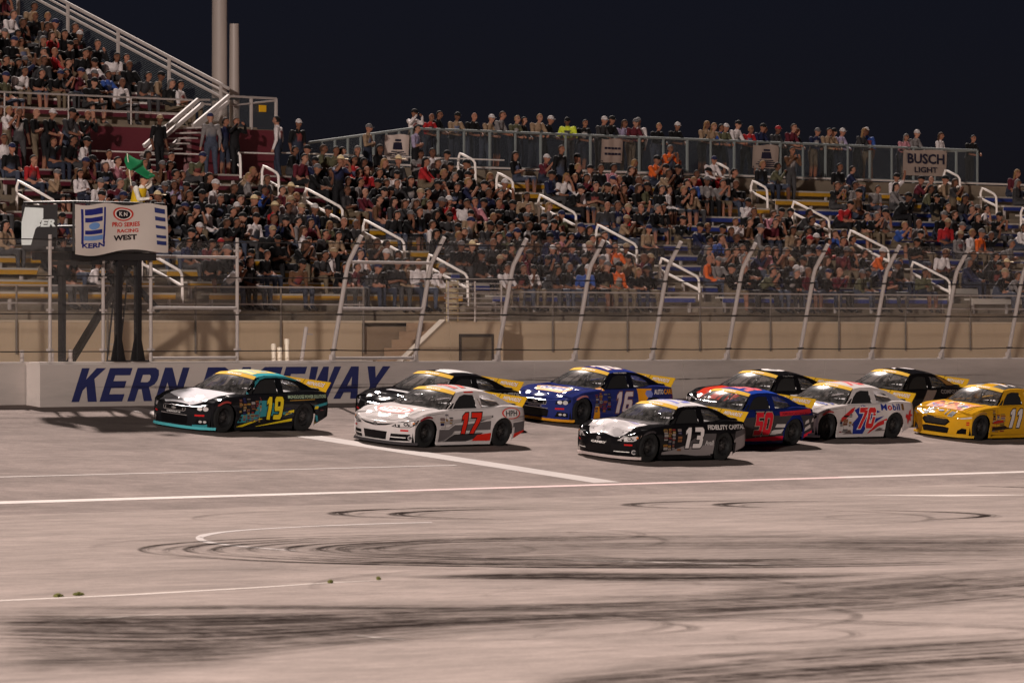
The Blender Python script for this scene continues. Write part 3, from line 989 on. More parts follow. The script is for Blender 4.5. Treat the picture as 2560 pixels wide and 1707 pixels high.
for t in (.34, .72):
    b = MB(); b.tube([(-20, YU + .05, zu + t), (at_y(484, 260, YU).x, YU + .05, zu + t)], .028, 6); upart(b, 'front_rail', M_GALV, smooth=40)
for i in range(14):
    x = at_y(484, 260, YU).x - i * 2.4
    b = MB(); b.tube([(x, YU + .05, zu - .05), (x, YU + .05, zu + .72)], .022, 6); upart(b, 'front_rail_post', M_GALV, smooth=40)
# sloping railing up the open end
ya, yb = YU + .9, YU + 10.5
slope = lambda Y, h: zu + h + .418 * (Y - ya)
def end_rail(h, r, y0, y1):
    b = MB(); b.tube([(uend, y0, slope(y0, h)), (uend, y1, slope(y1, h))], r, 6); upart(b, 'end_rail', M_GALV, smooth=40)
end_rail(1.12, .05, ya, yb); end_rail(.96, .03, ya, yb); end_rail(.78, .04, ya, yb)
for i in range(6):
    Y = ya + .3 + i * 1.9
    b = MB(); b.bar((uend, Y, slope(Y, -.2)), (uend, Y, slope(Y, 1.12)), .09, .05); upart(b, 'end_post', M_GALV)
mesh_panel('end_mesh', [[(uend + .02 - .0 * i, Y, slope(Y, h)) for i, Y in enumerate((ya, yb))] for h in (.0, .96)], M_PICKET, upper, UO)
# landing and the stair that comes down along the maroon wall
lz = zu - .01
lx_a, lx_b = at_y(560, 320, YU - .7).x, at_y(690, 320, YU - .7).x
b = MB(); b.box(uend - 2.2, lx_b, YU - .02, YU + 1.6, lz + .004, lz + .06); upart(b, 'stair_head', M_STEP)
for (p, q, r) in (((572, 241), (690, 247), .035), ((580, 264), (690, 252), .025)):
    b = MB(); b.tube([at_y(*p, YU), at_y(*q, YU)], r, 6); upart(b, 'landing_rail', M_GALV, smooth=40)
for px in (628, 690):
    q = at_y(px, 247, YU)
    b = MB(); b.bar((q.x, YU, lz), (q.x, YU, q.z), .08, .05); upart(b, 'landing_post', M_GALV)
q0, q1 = at_y(580, 252, YU), at_y(690, 250, YU)
mesh_panel('landing_mesh', [[(q0.x, YU + .03, z), (q1.x, YU + .03, z)] for z in (lz + .02, q1.z)], M_PICKET, upper, UO)
q = at_y(653, 272, YU)
b = MB(); b.box(q.x - .14, q.x + .14, YU - .06, YU - .04, q.z - .09, q.z + .09); upart(b, 'yellow_notice', flat(rgb(222, 170, 40), .6))
for (pts, w) in (([(495, 250), (360, 366)], .075), ([(507, 260), (352, 392)], .075), ([(572, 241), (482, 316)], .075), ([(570, 256), (490, 320)], .06), ([(448, 348), (412, 382)], .06), ([(450, 358), (430, 376)], .05)):
    a, c = at_y(*pts[0], YU - .55), at_y(*pts[1], YU - .55)
    b = MB(); b.bar(a, c, w, w * 1.4); upart(b, 'stair_rail', M_GALV)
sa, sb = at_y(498, 318, YU - .6), at_y(345, 425, YU - .6)
for i in range(9):
    p = sa.lerp(sb, i / 8)
    b = MB(); b.box(p.x - .16, p.x + .16, YU - .95, YU - .16, p.z - .04, p.z); upart(b, 'stair_tread', M_GALV)
for (p, q) in (((524, 250), (495, 250)), ((526, 262), (507, 260))):
    b = MB(); b.tube([at_y(*p, YU - .5), at_y(*q, YU - .5)], .03, 6); upart(b, 'stair_rail', M_GALV, smooth=40)
# thin rails in front of the maroon wall
for (p, q) in (((0, 368), (100, 373)), ((190, 376), (508, 390)), ((580, 381), (700, 384)), ((228, 416), (312, 420)), ((700, 382), (1260, 402))):
    a, c = at_y(*p, YU - 1.0), at_y(*q, YU - 1.0)
    b = MB(); b.tube([a, (c.x, c.y, a.z)], .022, 6); upart(b, 'walk_rail', M_RAIL, smooth=40)

# ------------------------------------------------------------------ light mast behind the stand
def mast(px0, px1, Y, z1, name, lab, r1=None):
    a, c = at_y(px0, 200, Y), at_y(px1, 200, Y)
    r = (c.x - a.x) / 2 * VD.y * 1.0 + .02
    x = (a.x + c.x) / 2
    t = empty(name, (x, Y, ZW + .03), label=lab, cat='light mast')
    b = MB(); b.tube([(0, 0, 0), (0, 0, 8.2), (0, 0, 8.21), (0, 0, z1)], [r * 1.12, r * 1.04, r * 1.02, r * .9], 20); b.build('mast_pole', mat('mast_steel', rgb(150, 138, 132), .5, .1, 1.2, stretch=(1, 1, .2), dirt=.25), t, smooth=50)
    b = MB(); b.lathe([(r * 1.03, 8.0), (r * 1.09, 8.02), (r * 1.09, 8.06), (r * 1.03, 8.08)], 20, 'z'); b.build('mast_joint', M_DARKSTEEL, t, smooth=30)
    return t, r
mt, mr = mast(531, 567, 32.5, 21.0, 'light_mast', 'tall round steel light mast rising behind the stands')
b = MB(); b.lathe([(0, 18.9), (.09, 18.9), (.09, 21.4), (0, 21.4)], 10, 'z', 0, (.5, 0, 0)); b.build('mast_bracket', M_GALV, mt)
mast(574, 597, 31.7, at_y(585, 63, 31.7).z - ZW, 'service_mast', 'shorter grey steel post close beside the tall mast')

# ------------------------------------------------------------------ banners on the promenade railing
def banner(name, px0, px1, py0, py1, paintf, lab, base):
    Y = YP + .22
    a, c = at_y(px0, py1, Y), at_y(px1, py1, Y)
    zt = at_y(px0, py0, Y).z
    w, h = c.x - a.x, zt - a.z
    t = empty(name, (a.x, Y, a.z), label=lab, cat='banner')
    P = [[(w * i / 8, .02 * math.sin(i * 1.7) - .01 * j, h * j / 4 - .02 * math.sin(i * .9) * (j == 4)) for i in range(9)] for j in range(5)]
    b = MB(); b.grid(P); b.build('cloth', base, t, smooth=60)
    b = MB()
    paintf(b, w, h)
    b.build('print', flat(rgb(44, 42, 58), .7), t, kind='stuff')
    b = MB()
    for x in (.04, w - .04):
        for z in (.04, h - .04): b.bar((x, -.03, z), (x, .09, z), .03)
    b.build('tie', M_CABLE, t, kind='stuff')
    return t
def cup_print(b, w, h):
    o, U, V = (0, -.045, 0), (w, 0, 0), (0, 0, h)
    poly(b, [(.36, .82), (.64, .82), (.64, .74), (.36, .74)], o, U, V)
    poly(b, [(.34, .70), (.66, .70), (.70, .42), (.30, .42)], o, U, V)
    for q in (.36, .28, .20): 
        e = (.36 - q) * .9
        poly(b, [(.24 - e, q), (.5, q - .03), (.76 + e, q), (.76 + e, q - .04), (.5, q - .075), (.24 - e, q - .04)], o, U, V)
    poly(b, [(.2, .1), (.8, .1), (.8, .05), (.2, .05)], o, U, V)
M_CLOTH = mat('pale_banner', rgb(206, 188, 178), .85, .06, 3.0)
M_CLOTH2 = mat('tan_banner', rgb(160, 142, 132), .85, .08, 3.0)
def rim(t, w, h):
    pass
banner('railing_banner', 960, 1022, 336, 400, cup_print, 'pale banner with a dark stepped emblem near the ramp end of the railing', M_CLOTH)
banner('railing_banner', 1880, 1946, 362, 420, cup_print, 'pale banner with a dark round emblem, nearer the lettered banner', M_CLOTH2)
def two_lines(b, w, h):
    for z in (.56, .32):
        for i in range(5): poly(b, [(.12 + i * .155, z), (.25 + i * .155, z), (.25 + i * .155, z + .09), (.12 + i * .155, z + .09)], (0, -.045, 0), (w, 0, 0), (0, 0, h))
banner('railing_sign', 1502, 1556, 347, 406, two_lines, 'tan sheet with two dark lines of print on the railing', M_CLOTH2)
def busch(b, w, h):
    flat_text(b, 'BUSCH', (w * .08, -.06, h * .46), (1, 0, 0), (0, 0, 1), h * .40, w * .84, bold=.03)
    flat_text(b, 'LIGHT', (w * .24, -.06, h * .12), (1, 0, 0), (0, 0, 1), h * .22, w * .52, bold=.02)
banner('railing_banner', 2256, 2366, 374, 438, busch, 'wide tan banner with large grey lettering at the railing end', M_CLOTH2)

# ------------------------------------------------------------------ flag stand on the wall
YB = TW - .15
fx = at_y(184, 560, YB).x
fx1 = at_y(410, 560, YB).x
FD = 1.55
z0 = at_y(184, 628, YB).z
z1 = at_y(184, 505, YB).z
fs = empty('flag_stand', (fx, YB, ZT), label='black steel flag stand with railed platform standing on the track wall', cat='flag stand')
OO = Vector((-fx, -YB, -ZT))
def fpt(mb, name, m, parent=None, smooth=None):
    mb.v = [tuple(Vector(p) + OO) for p in mb.v]
    return mb.build(name, m, parent or fs, smooth=smooth)
b = MB(); b.box(fx, fx1, YB, YB + FD, z0, z0 + .10); fpt(b, 'platform_floor', M_DARKSTEEL)
b = MB()
for y in (YB + .2, YB + FD - .2): b.bar((fx + .1, y, z0 - .1), (fx1 - .1, y, z0 - .1), .1, .18)
b.bar((fx + .9, YB, z0 - .25), (fx + .9, YB + FD, z0 - .25), .1, .1)
fpt(b, 'floor_beam', M_DARKSTEEL)
for zz in (z1, (z0 + z1) / 2):
    b = MB()
    b.tube([(fx, YB + FD, zz), (fx, YB, zz), (fx1, YB, zz), (fx1, YB + FD, zz)], .03, 8); fpt(b, 'platform_rail', M_DARKSTEEL, smooth=40)
for (x, y) in ((fx, YB), (fx, YB + FD), (fx1, YB), (fx1, YB + FD), ((fx + fx1) / 2, YB), (fx, YB + FD / 2)):
    b = MB(); b.tube([(x, y, z0), (x, y, z1)], .03, 8); fpt(b, 'platform_post', M_DARKSTEEL, smooth=40)
legs = [(at_y(297, 900, TW + .1).x, TW + .12), (at_y(346, 900, TW + .1).x, TW + .12), (at_y(155, 900, YB + FD - .1).x, YB + FD - .1)]
for i, (x, y) in enumerate(legs):
    zb = ZT + .031 if i < 2 else ZW + .03
    b = MB()
    b.bar((x, y, zb), (x, y, z0), .13, .13, (1, 0, 0))
    if i < 2:
        for s in (-1, 1):
            b.add([(x + s * .08, y - .02, zb), (x + s * .24, y - .02, zb), (x + s * .08, y - .02, zb + .62), (x + s * .08, y + .02, zb), (x + s * .24, y + .02, zb), (x + s * .08, y + .02, zb + .62)], [(0, 1, 2), (5, 4, 3), (0, 3, 4, 1), (1, 4, 5, 2), (2, 5, 3, 0)])
        b.box(x - .26, x + .26, y - .12, y + .12, zb - .002, zb + .03)
    fpt(b, 'leg', M_DARKSTEEL)
b = MB(); b.bar((legs[1][0] - .1, TW + .3, z0 - .3), (legs[1][0] + .45, YB + 3.6, ZW + .05), .12, .16); fpt(b, 'brace', M_DARKSTEEL)
b = MB(); b.bar((legs[0][0] - .1, TW + .15, z0 - .25), (legs[1][0] + .9, TW + .3, ZT + 1.2), .09, .12); fpt(b, 'brace', M_DARKSTEEL)
b = MB(); b.bar((legs[0][0], TW + .14, z0 - .22), (legs[1][0], TW + .14, z0 - .22), .12, .18); fpt(b, 'cross_beam', M_DARKSTEEL)
lx = legs[1][0] + .55
for s in (-.2, .2):
    b = MB(); b.tube([(lx + s, YB + 1.7, ZW + .03), (lx + s, YB + 1.2, z0)], .022, 6); fpt(b, 'ladder_rail', M_DARKSTEEL, smooth=40)
for i in range(11):
    t = (i + .6) / 11.5
    b = MB(); b.tube([(lx - .2, YB + 1.7 - .5 * t, ZW + t * (z0 - ZW)), (lx + .2, YB + 1.7 - .5 * t, ZW + t * (z0 - ZW))], .016, 6); fpt(b, 'ladder_rung', M_GALV, smooth=40)
mesh_panel('platform_mesh', [[(x, YB + .02, z) for x in (fx, fx1)] for z in (z0 + .1, z1)], M_MESH, fs, OO)
# its banners: a wrinkled white one and dark ones on the end
def wavy(u, v, amp):
    return amp * (math.sin(u * 7.1 + v * 2) * .6 + math.sin(u * 3.3 - v * 1.1) * .5) * (.3 + .7 * v)
def cloth_panel(name, org, U, V, N, w, h, amp, m, lab, prints, sag=0.0):
    """a hung cloth with folds; prints follow the folds a few mm in front of it"""
    org, U, V, N = Vector(org), Vector(U), Vector(V), Vector(N)
    t = empty(name, org, label=lab, cat='banner')
    def pos(a, q, e=0.0):
        return U * (a * w) + V * (q * h - sag * (.75 * (1 - a) + .35 * math.sin(a * 8)) * (1 - q) - .05 * sag * math.sin(a * 14) * q * 4 - .25 * sag * (1 - a) * q) + N * (wavy(a, 1 - q, amp) + e)
    b = MB(); b.grid([[pos(i / 24, j / 8) for i in range(25)] for j in range(9)]); b.build('cloth', m, t, smooth=60)
    def cut(pm, e):
        bm = bmesh.new()
        me = bpy.data.meshes.new('tmp')
        me.from_pydata(pm.v, [], pm.f)
        bm.from_mesh(me)
        bpy.data.meshes.remove(me)
        for k in range(1, 24):
            bmesh.ops.bisect_plane(bm, geom=bm.verts[:] + bm.edges[:] + bm.faces[:], plane_co=(k / 24, 0, 0), plane_no=(1, 0, 0))
        for k in range(1, 8):
            bmesh.ops.bisect_plane(bm, geom=bm.verts[:] + bm.edges[:] + bm.faces[:], plane_co=(0, k / 8, 0), plane_no=(0, 1, 0))
        for vx in bm.verts: vx.co = pos(vx.co.x, vx.co.y, e)
        out = bpy.data.meshes.new('print')
        bm.to_mesh(out)
        bm.free()
        return out
    for i, (pm, col) in enumerate(prints):
        me = cut(pm, .004 + .002 * i)
        me.materials.append(flat(col, .7))
        link('print', me, t, kind='stuff')
    return t
def rect(pm, x0, x1, y0, y1): return pm.add([(x0, y0, 0), (x1, y0, 0), (x1, y1, 0), (x0, y1, 0)], [(0, 1, 2, 3)])
def oval(pm, cx, cy, rx, ry, n=28): return pm.add([(cx + rx * math.cos(2 * math.pi * i / n), cy + ry * math.sin(2 * math.pi * i / n), 0) for i in range(n)], [tuple(range(n))])
def txt2(pm, s, x0, y0, w, h, bold=.03, shear=0):
    v, f, asp = text_mesh(s, bold, shear)
    return pm.add([(x0 + p[0] / asp * w, y0 + p[1] * h, 0) for p in v], f)
wb = MB()
for (y0_, y1_) in ((.80, .92), (.66, .75), (.42, .50)): rect(wb, .10, .29, y0_, y1_)
rect(wb, .06, .085, .22, .92); rect(wb, .305, .325, .22, .92)
txt2(wb, 'KERN', .07, .15, .26, .10, .04)
lb = MB(); rect(lb, .09, .30, .30, .39); oval(lb, .2, .58, .06, .07)
rd = MB(); oval(rd, .52, .80, .115, .15); txt2(rd, 'PRO SERIES', .40, .52, .30, .10, .03); txt2(rd, 'RACING', .46, .39, .22, .08, .03)
wh = MB(); oval(wh, .52, .80, .095, .12)
bk = MB(); oval(bk, .52, .80, .08, .10); txt2(bk, 'WEST', .42, .22, .24, .12, .04)
gr = MB(); txt2(gr, 'K N', .475, .76, .09, .09, .03)
s2 = MB()
for (y0_, y1_) in ((.82, .92), (.66, .74), (.5, .56), (.3, .36), (.16, .24)): rect(s2, .86, .97, y0_, y1_)
cloth_panel('flag_stand_banner', (fx - .02, YB - .06, z0 + .05), (1, 0, 0), (0, 0, 1), (0, -1, 0), fx1 - fx + .04, z1 - z0 - .06, .085, mat('white_banner', rgb(206, 194, 186), .8, .05, 3.0), 'wrinkled white banner with logos on the front of the flag stand',
            [(wb, rgb(44, 48, 120)), (lb, rgb(112, 150, 206)), (rd, rgb(196, 62, 50)), (wh, rgb(226, 214, 206)), (bk, rgb(40, 34, 38)), (gr, rgb(220, 210, 205)), (s2, rgb(52, 60, 110))], sag=.16)
wp = MB(); wp.add([(0, .1, 0), (.25, .1, 0), (.38, .45, 0), (.6, .7, 0), (.6, .92, 0), (.1, .95, 0), (0, .6, 0)], [tuple(range(7))]); txt2(wp, 'SER', .34, .5, .62, .17, .05, .15)
cloth_panel('flag_stand_banner', (fx - .05, YB + FD + .02, z0 + .05), (0, -1, 0), (0, 0, 1), (-1, 0, 0), FD - .42, z1 - z0 - .1, .03, mat('charcoal_banner', rgb(46, 44, 46), .7, .1, 3.0), 'charcoal banner with white lettering on the end of the flag stand', [(wp, rgb(214, 220, 220))])
# ------------------------------------------------------------------ stock cars
# car space: x forward from the front axle, y to the driver's side, z up, wheels stand on z = 0
WBASE, TR = 2.69, .335
def lerp_tab(tab, x):
    xs_, ys_ = zip(*tab)
    return float(np.interp(x, xs_, ys_))
def cr_tab(tab, x):
    """smooth interpolation through a table (increasing x)"""
    xs_ = [t[0] for t in tab]
    if x <= xs_[0]: return tab[0][1]
    if x >= xs_[-1]: return tab[-1][1]
    i = int(np.searchsorted(xs_, x)) - 1
    i = max(0, min(i, len(tab) - 2))
    x0, y0 = tab[i]
    x1, y1 = tab[i + 1]
    h = x1 - x0
    m0 = (y1 - tab[i - 1][1]) / (x1 - tab[i - 1][0]) if i > 0 else (y1 - y0) / h
    m1 = (tab[i + 2][1] - y0) / (tab[i + 2][0] - x0) if i + 2 < len(tab) else (y1 - y0) / h
    t = (x - x0) / h
    return (2 * t ** 3 - 3 * t * t + 1) * y0 + (t ** 3 - 2 * t * t + t) * h * m0 + (-2 * t ** 3 + 3 * t * t) * y1 + (t ** 3 - t * t) * h * m1
PLAN = [(-3.45, .845), (-3.1, .895), (-2.69, .925), (-2.2, .905), (-1.5, .895), (-.6, .90), (0, .925), (.15, .905), (.24, .875)]
SHO = [(-3.70, .80), (-3.4, .83), (-3.0, .855), (-2.69, .86), (-2.2, .815), (-1.5, .79), (-.8, .78), (-.4, .755), (0, .715), (.25, .64), (.45, .555), (.6, .51), (.72, .49)]
CEN = [(-3.70, .865), (-3.4, .905), (-3.1, .925), (-2.0, .90), (-.75, .835), (-.4, .815), (0, .775), (.3, .695), (.5, .625), (.62, .57), (.69, .535)]
NOSE = [(.70, 0), (.697, .12), (.688, .25), (.667, .38), (.63, .50), (.58, .60), (.515, .69), (.445, .765), (.385, .808), (.3703, .818), (.3697, .8185)]
TAIL = [(-3.55, .815), (-3.63, .765), (-3.675, .68), (-3.695, .5), (-3.70, .25), (-3.70, 0)]
RA = .37
def zlow(x):
    for xc in (0, -WBASE):
        d = abs(x - xc)
        if d < RA - 1e-4: return TR - .02 + math.sqrt(max(RA * RA - d * d, 0)) * .90
    if x < -3.07: return .15 + min(1, (-3.07 - x) / .5) * .17
    return .095
def body_mesh(dent=False):
    st = list(NOSE)
    xs_ = set(np.round(np.linspace(.24, -3.45, 60), 3))
    for xc in (0, -WBASE):
        for k in range(13):
            xs_.add(round(xc + RA * math.cos(math.pi * k / 12) * .9999, 4))
        xs_.add(round(xc + RA, 4)); xs_.add(round(xc - RA, 4))
    for x in sorted(xs_, reverse=True): st.append((x, cr_tab(PLAN, x)))
    st += TAIL
    P = [np.array(p) for p in st]
    NS, rows = 9, []
    for i, p in enumerate(P):
        a, c = P[max(i - 1, 0)], P[min(i + 1, len(P) - 1)]
        t = c - a
        nrm = np.array((t[1], -t[0]))                   # inward when walking nose -> tail on the left side
        nrm = nrm / (np.hypot(*nrm) + 1e-9)
        if i == 0: nrm = np.array((-1., 0.))
        if i == len(P) - 1: nrm = np.array((1., 0.))
        if nrm @ (np.array((-1.5, 0)) - p) < 0: nrm = -nrm
        x = p[0]
        zl, zs = zlow(x), cr_tab(SHO, x)
        arch = 0.0
        for xc in (0, -WBASE):
            d = abs(x - xc)
            if d < .62: arch = max(arch, math.cos(d / .62 * math.pi / 2) ** 2)
        row = []
        for j in range(NS):
            z = zl + (zs - zl) * j / (NS - 1)
            ins = .035 * max(0, (.34 - z) / .25) ** 1.5 + .055 * max(0, (z - .46) / .36) ** 2
            ins -= .018 * arch * math.exp(-((z - .62) / .16) ** 2)
            ins += .010 * math.exp(-((z - .40) / .07) ** 2) * (1 - arch) * (1 if -2.3 < x < -.4 else 0)
            q = p + nrm * ins
            row.append((q[0], q[1], z))
        base = p + nrm * (.055 * max(0, (zs - .46) / .36) ** 2)
        rr = .055
        for an in (25, 50, 72, 90):
            q = base + nrm * rr * (1 - math.cos(R(an)))
            row.append((q[0], q[1], zs + rr * .8 * math.sin(R(an))))
        xe, ye, ze = row[-1]
        zc = max(cr_tab(CEN, xe), ze)
        for k in range(1, 9):
            y = ye * (1 - k / 8)
            f = 1 - (1 - k / 8) ** 2.0
            z = ze + (zc - ze) * f
            if -.7 < xe < .6:                               # hood: shallow crease over each fender
                z += .012 * math.exp(-((abs(y) - .55) / .09) ** 2) - .006 * math.exp(-((abs(y) - .40) / .1) ** 2)
            if dent and -.75 < xe < .66:
                z += .085 * math.exp(-((xe - .12) / .26) ** 2) * math.exp(-((y - .02) / .5) ** 2) - .075 * math.exp(-((xe - .50) / .12) ** 2) * math.exp(-((y - .08) / .34) ** 2) + .018 * math.sin(xe * 14 + y * 9) * math.exp(-((xe - .3) / .35) ** 2)
            row.append((xe, max(y, 0) if k < 8 else 0.0, z))
        if dent and x > .2:
            row = [(a_ + .02 * math.sin(b_ * 11) * (c_ > .4), b_, c_ + (.02 * math.sin(b_ * 9 + 1) if c_ > .42 else 0)) for a_, b_, c_ in row]
        rows.append(row)
    m = len(rows[0])
    b, hb = MB(), MB()
    for s in (1, -1):
        vs = [(x, y * s, z) for r in rows for x, y, z in r]
        fs, hf = [], []
        for i in range(len(rows) - 1):
            xm = (rows[i][NS + 3][0] + rows[i + 1][NS + 3][0]) / 2
            for j in range(m - 1):
                if -3.12 < xm < -.66 and j >= NS + 4: continue      # cabin opening
                f = (i * m + j, (i + 1) * m + j, (i + 1) * m + j + 1, i * m + j + 1)
                ym = rows[i][min(j, m - 1)][1]
                tgt = hf if (-.66 <= xm < .56 and j >= NS + 5) else fs
                tgt.append(f if s > 0 else f[::-1])
        b.add(vs, fs)
        hb.add(vs, hf)
    out = []
    for q, nm in ((b, 'body'), (hb, 'hood')):
        me = q.mesh(nm, [M_BLACK], smooth=34, weld=.0006)
        bm = bmesh.new(); bm.from_mesh(me)
        bmesh.ops.delete(bm, geom=[v_ for v_ in bm.verts if not v_.link_faces], context='VERTS')
        if nm == 'hood':
            for v_ in bm.verts: v_.co.z += .004
        bm.to_mesh(me); bm.free()
        out.append(me)
    return out

# greenhouse
ROOF_E = [(-2.62, 1.135), (-2.4, 1.185), (-2.0, 1.215), (-1.6, 1.21), (-1.36, 1.175)]
def side_y(x, z):
    """driver's side of the glasshouse leans in from belt to roof"""
    yb = lerp_tab([(-3.35, .70), (-3.0, .755), (-2.5, .80), (-1.8, .815), (-.9, .80), (-.7, .775)], x)
    t = min(max((z - .82) / .39, -.2), 1.15)
    return yb - .265 * t - .03 * t * t * (t > 0)
def tess2d(outer, holes=()):
    from mathutils.geometry import tessellate_polygon
    loops = [[Vector((a, c, 0)) for a, c in outer]] + [[Vector((a, c, 0)) for a, c in h] for h in holes]
    pts = [p for lp in loops for p in lp]
    return [(p.x, p.y, 0) for p in pts], [tuple(t) for t in tessellate_polygon(loops)]
def cut_map(v, f, fn, step=.09, name='panel'):
    """cut a flat shape into cells and lay every vertex on a surface"""
    me = bpy.data.meshes.new(name)
    me.from_pydata([tuple(p) for p in v], [], f)
    bm = bmesh.new()
    bm.from_mesh(me)
    bmesh.ops.remove_doubles(bm, verts=bm.verts, dist=1e-5)
    A = np.array(v)
    for ax in (0, 1):
        lo, hi = A[:, ax].min(), A[:, ax].max()
        n = int((hi - lo) / step)
        for k in range(1, n + 1):
            co = [0, 0, 0]
            no = [0, 0, 0]
            co[ax] = lo + (hi - lo) * k / (n + 1)
            no[ax] = 1
            bmesh.ops.bisect_plane(bm, geom=bm.verts[:] + bm.edges[:] + bm.faces[:], plane_co=co, plane_no=no)
    dead = []
    for vx in bm.verts:
        q = fn(vx.co.x, vx.co.y)
        if q is None: dead.append(vx)
        else: vx.co = q
    if dead: bmesh.ops.delete(bm, geom=dead, context='VERTS')
    bm.to_mesh(me)
    bm.free()
    return me
SIDE_OUT = [(.70, .80), (.80, .84), (1.00, .95), (1.20, 1.08), (1.34, 1.165), (1.45, 1.195), (1.6, 1.21), (2.0, 1.215), (2.4, 1.185), (2.62, 1.135), (2.9, 1.04), (3.12, .955), (3.36, .885), (3.3, .84), (2.7, .83), (2.0, .80), (1.2, .79)]
WIN1 = [(1.00, .845), (1.84, .855), (1.93, 1.13), (1.62, 1.14), (1.42, 1.10), (1.20, .985)]
VENT = [(.84, .842), (.965, .845), (1.14, .965), (1.09, .965)]
WIN2 = [(2.05, .865), (2.70, .895), (2.735, .915), (2.56, 1.055), (2.36, 1.115), (2.14, 1.135)]
sidefn = lambda s, e=0.0: (lambda u, z: Vector((-u, s * (side_y(-u, z) + e), z)))
def patch(rows_fn, nu, nv):
    return [[rows_fn(i / nu, j / nv) for i in range(nu + 1)] for j in range(nv + 1)]
def ws_fn(u, v, e=0.0):
    """windshield: u across from passenger to driver side, v from cowl to roof"""
    s = u * 2 - 1
    xb, xt = -.64 - .15 * s * s, -1.30 - .06 * s * s
    y = s * ((.745) * (1 - v) + .545 * v)
    zb, zt = .835 - .03 * s * s, 1.245 - .055 * s * s
    bul = .035 * math.sin(v * math.pi)
    return Vector((xb + (xt - xb) * v + bul * .5 + e * .6, y, zb + (zt - zb) * v + bul + e))
def roof_fn(u, v):
    s = u * 2 - 1
    x = (-1.30 - .06 * s * s) * (1 - v) + (-2.56 - .06 * s * s) * v
    ze = lerp_tab(sorted(ROOF_E), x)
    return Vector((x, s * .545, ze + (.075 - .01 * v) * (1 - s * s) * min(1, .75 + .3 * math.sin(v * math.pi))))
def rw_fn(u, v):
    s = u * 2 - 1
    a = roof_fn(u, 1)
    b_ = Vector((-3.24 + .04 * s * s, s * .60, .935 - .03 * s * s))
    return a.lerp(b_, v) + Vector((0, 0, .03 * math.sin(v * math.pi)))

def glass_mat(tintv=.72, name='car_glass'):
    m, n, l, p = new_mat(name)
    for nn in list(n):
        if nn.type == 'BSDF_PRINCIPLED': n.remove(nn)
    out = n['Material Output']
    tr = n.new('ShaderNodeBsdfTransparent')
    tr.inputs[0].default_value = (tintv, tintv, tintv + .02, 1)
    gl = n.new('ShaderNodeBsdfGlossy')
    gl.inputs['Roughness'].default_value = .12
    df = n.new('ShaderNodeBsdfDiffuse')
    df.inputs[0].default_value = (.35, .33, .32, 1)
    tc = n.new('ShaderNodeTexCoord')
    nz = n.new('ShaderNodeTexNoise')
    nz.inputs['Scale'].default_value = 9
    nz.inputs['Detail'].default_value = 6
    l.new(tc.outputs['Object'], nz.inputs[0])
    mr = n.new('ShaderNodeMapRange')
    mr.inputs[1].default_value = .35
    mr.inputs[2].default_value = .75
    mr.inputs[3].default_value = .07
    mr.inputs[4].default_value = .36
    l.new(nz.outputs[0], mr.inputs[0])
    m0 = n.new('ShaderNodeMixShader')
    l.new(mr.outputs[0], m0.inputs[0]); l.new(tr.outputs[0], m0.inputs[1]); l.new(df.outputs[0], m0.inputs[2])   # dust, with the grey haze of reflections painted in
    fr = n.new('ShaderNodeFresnel')
    fr.inputs[0].default_value = 1.5
    m1 = n.new('ShaderNodeMixShader')
    l.new(fr.outputs[0], m1.inputs[0]); l.new(m0.outputs[0], m1.inputs[1]); l.new(gl.outputs[0], m1.inputs[2])
    l.new(m1.outputs[0], out.inputs[0])
    return m
M_GLASS = glass_mat()
M_CLEAR = glass_mat(.95, 'clear_window')
M_TYRE = mat('tyre', rgb(13, 12, 13), .9, .2, 12.0, .1, dirt=.3)
M_RIM = mat('steel_wheel', rgb(17, 16, 18), .6, .2, 9.0)
M_HUB = mat('hub', rgb(60, 57, 56), .5, .1, 9.0, metal=.3)
M_INT = mat('interior', rgb(30, 28, 28), .8, .2, 5.0)
M_NET = mat('window_net', rgb(15, 14, 16), .9, .2, 5.0)
M_CAGE = mat('roll_cage', rgb(150, 146, 144), .5, .1, 5.0)
M_BANNER = mat('yellow_vinyl', rgb(232, 182, 44), .75, .05, 5.0, spec=.03)
M_CHROME = mat('chrome_trim', rgb(205, 203, 204), .22, .05, 5.0, metal=.8)
M_LAMP = mat('lamp_print', rgb(190, 184, 184), .3, .25, 24.0, coat=.6)
BODY, HOOD = body_mesh()
BODY13, HOOD13 = body_mesh(True)
def shared(fn):
    b = MB(); fn(b); return b
def mk_grid(name, fn, nu, nv, m, smooth=60): 
    b = MB(); b.grid(patch(fn, nu, nv)); return b.mesh(name, [m], smooth=smooth)
ME_WS = mk_grid('windshield', ws_fn, 16, 10, M_GLASS)
ME_RW = mk_grid('rear_window', rw_fn, 12, 8, M_CLEAR)
ME_ROOF = mk_grid('roof', roof_fn, 14, 14, M_BLACK)
ME_BAN = mk_grid('windshield_banner', lambda u, v: ws_fn(u, .79 + .21 * v, .006), 16, 3, M_BANNER)
SIDES, NETS, QW, VENTS = {}, {}, {}, {}
for s in (1, -1):
    v, f = tess2d(SIDE_OUT, (WIN1, VENT, WIN2))
    SIDES[s] = cut_map(v, f, sidefn(s), .12, 'pillars')
    SIDES[s].materials.append(M_BLACK)
    for D_, W_, e, m, nm in ((NETS, WIN1, -.012, M_NET, 'window_net'), (QW, WIN2, -.008, M_CLEAR, 'quarter_window'), (VENTS, VENT, -.01, M_NET, 'vent_panel')):
        v, f = tess2d(W_)
        D_[s] = cut_map(v, f, sidefn(s, e), .15, nm)
        D_[s].materials.append(m)
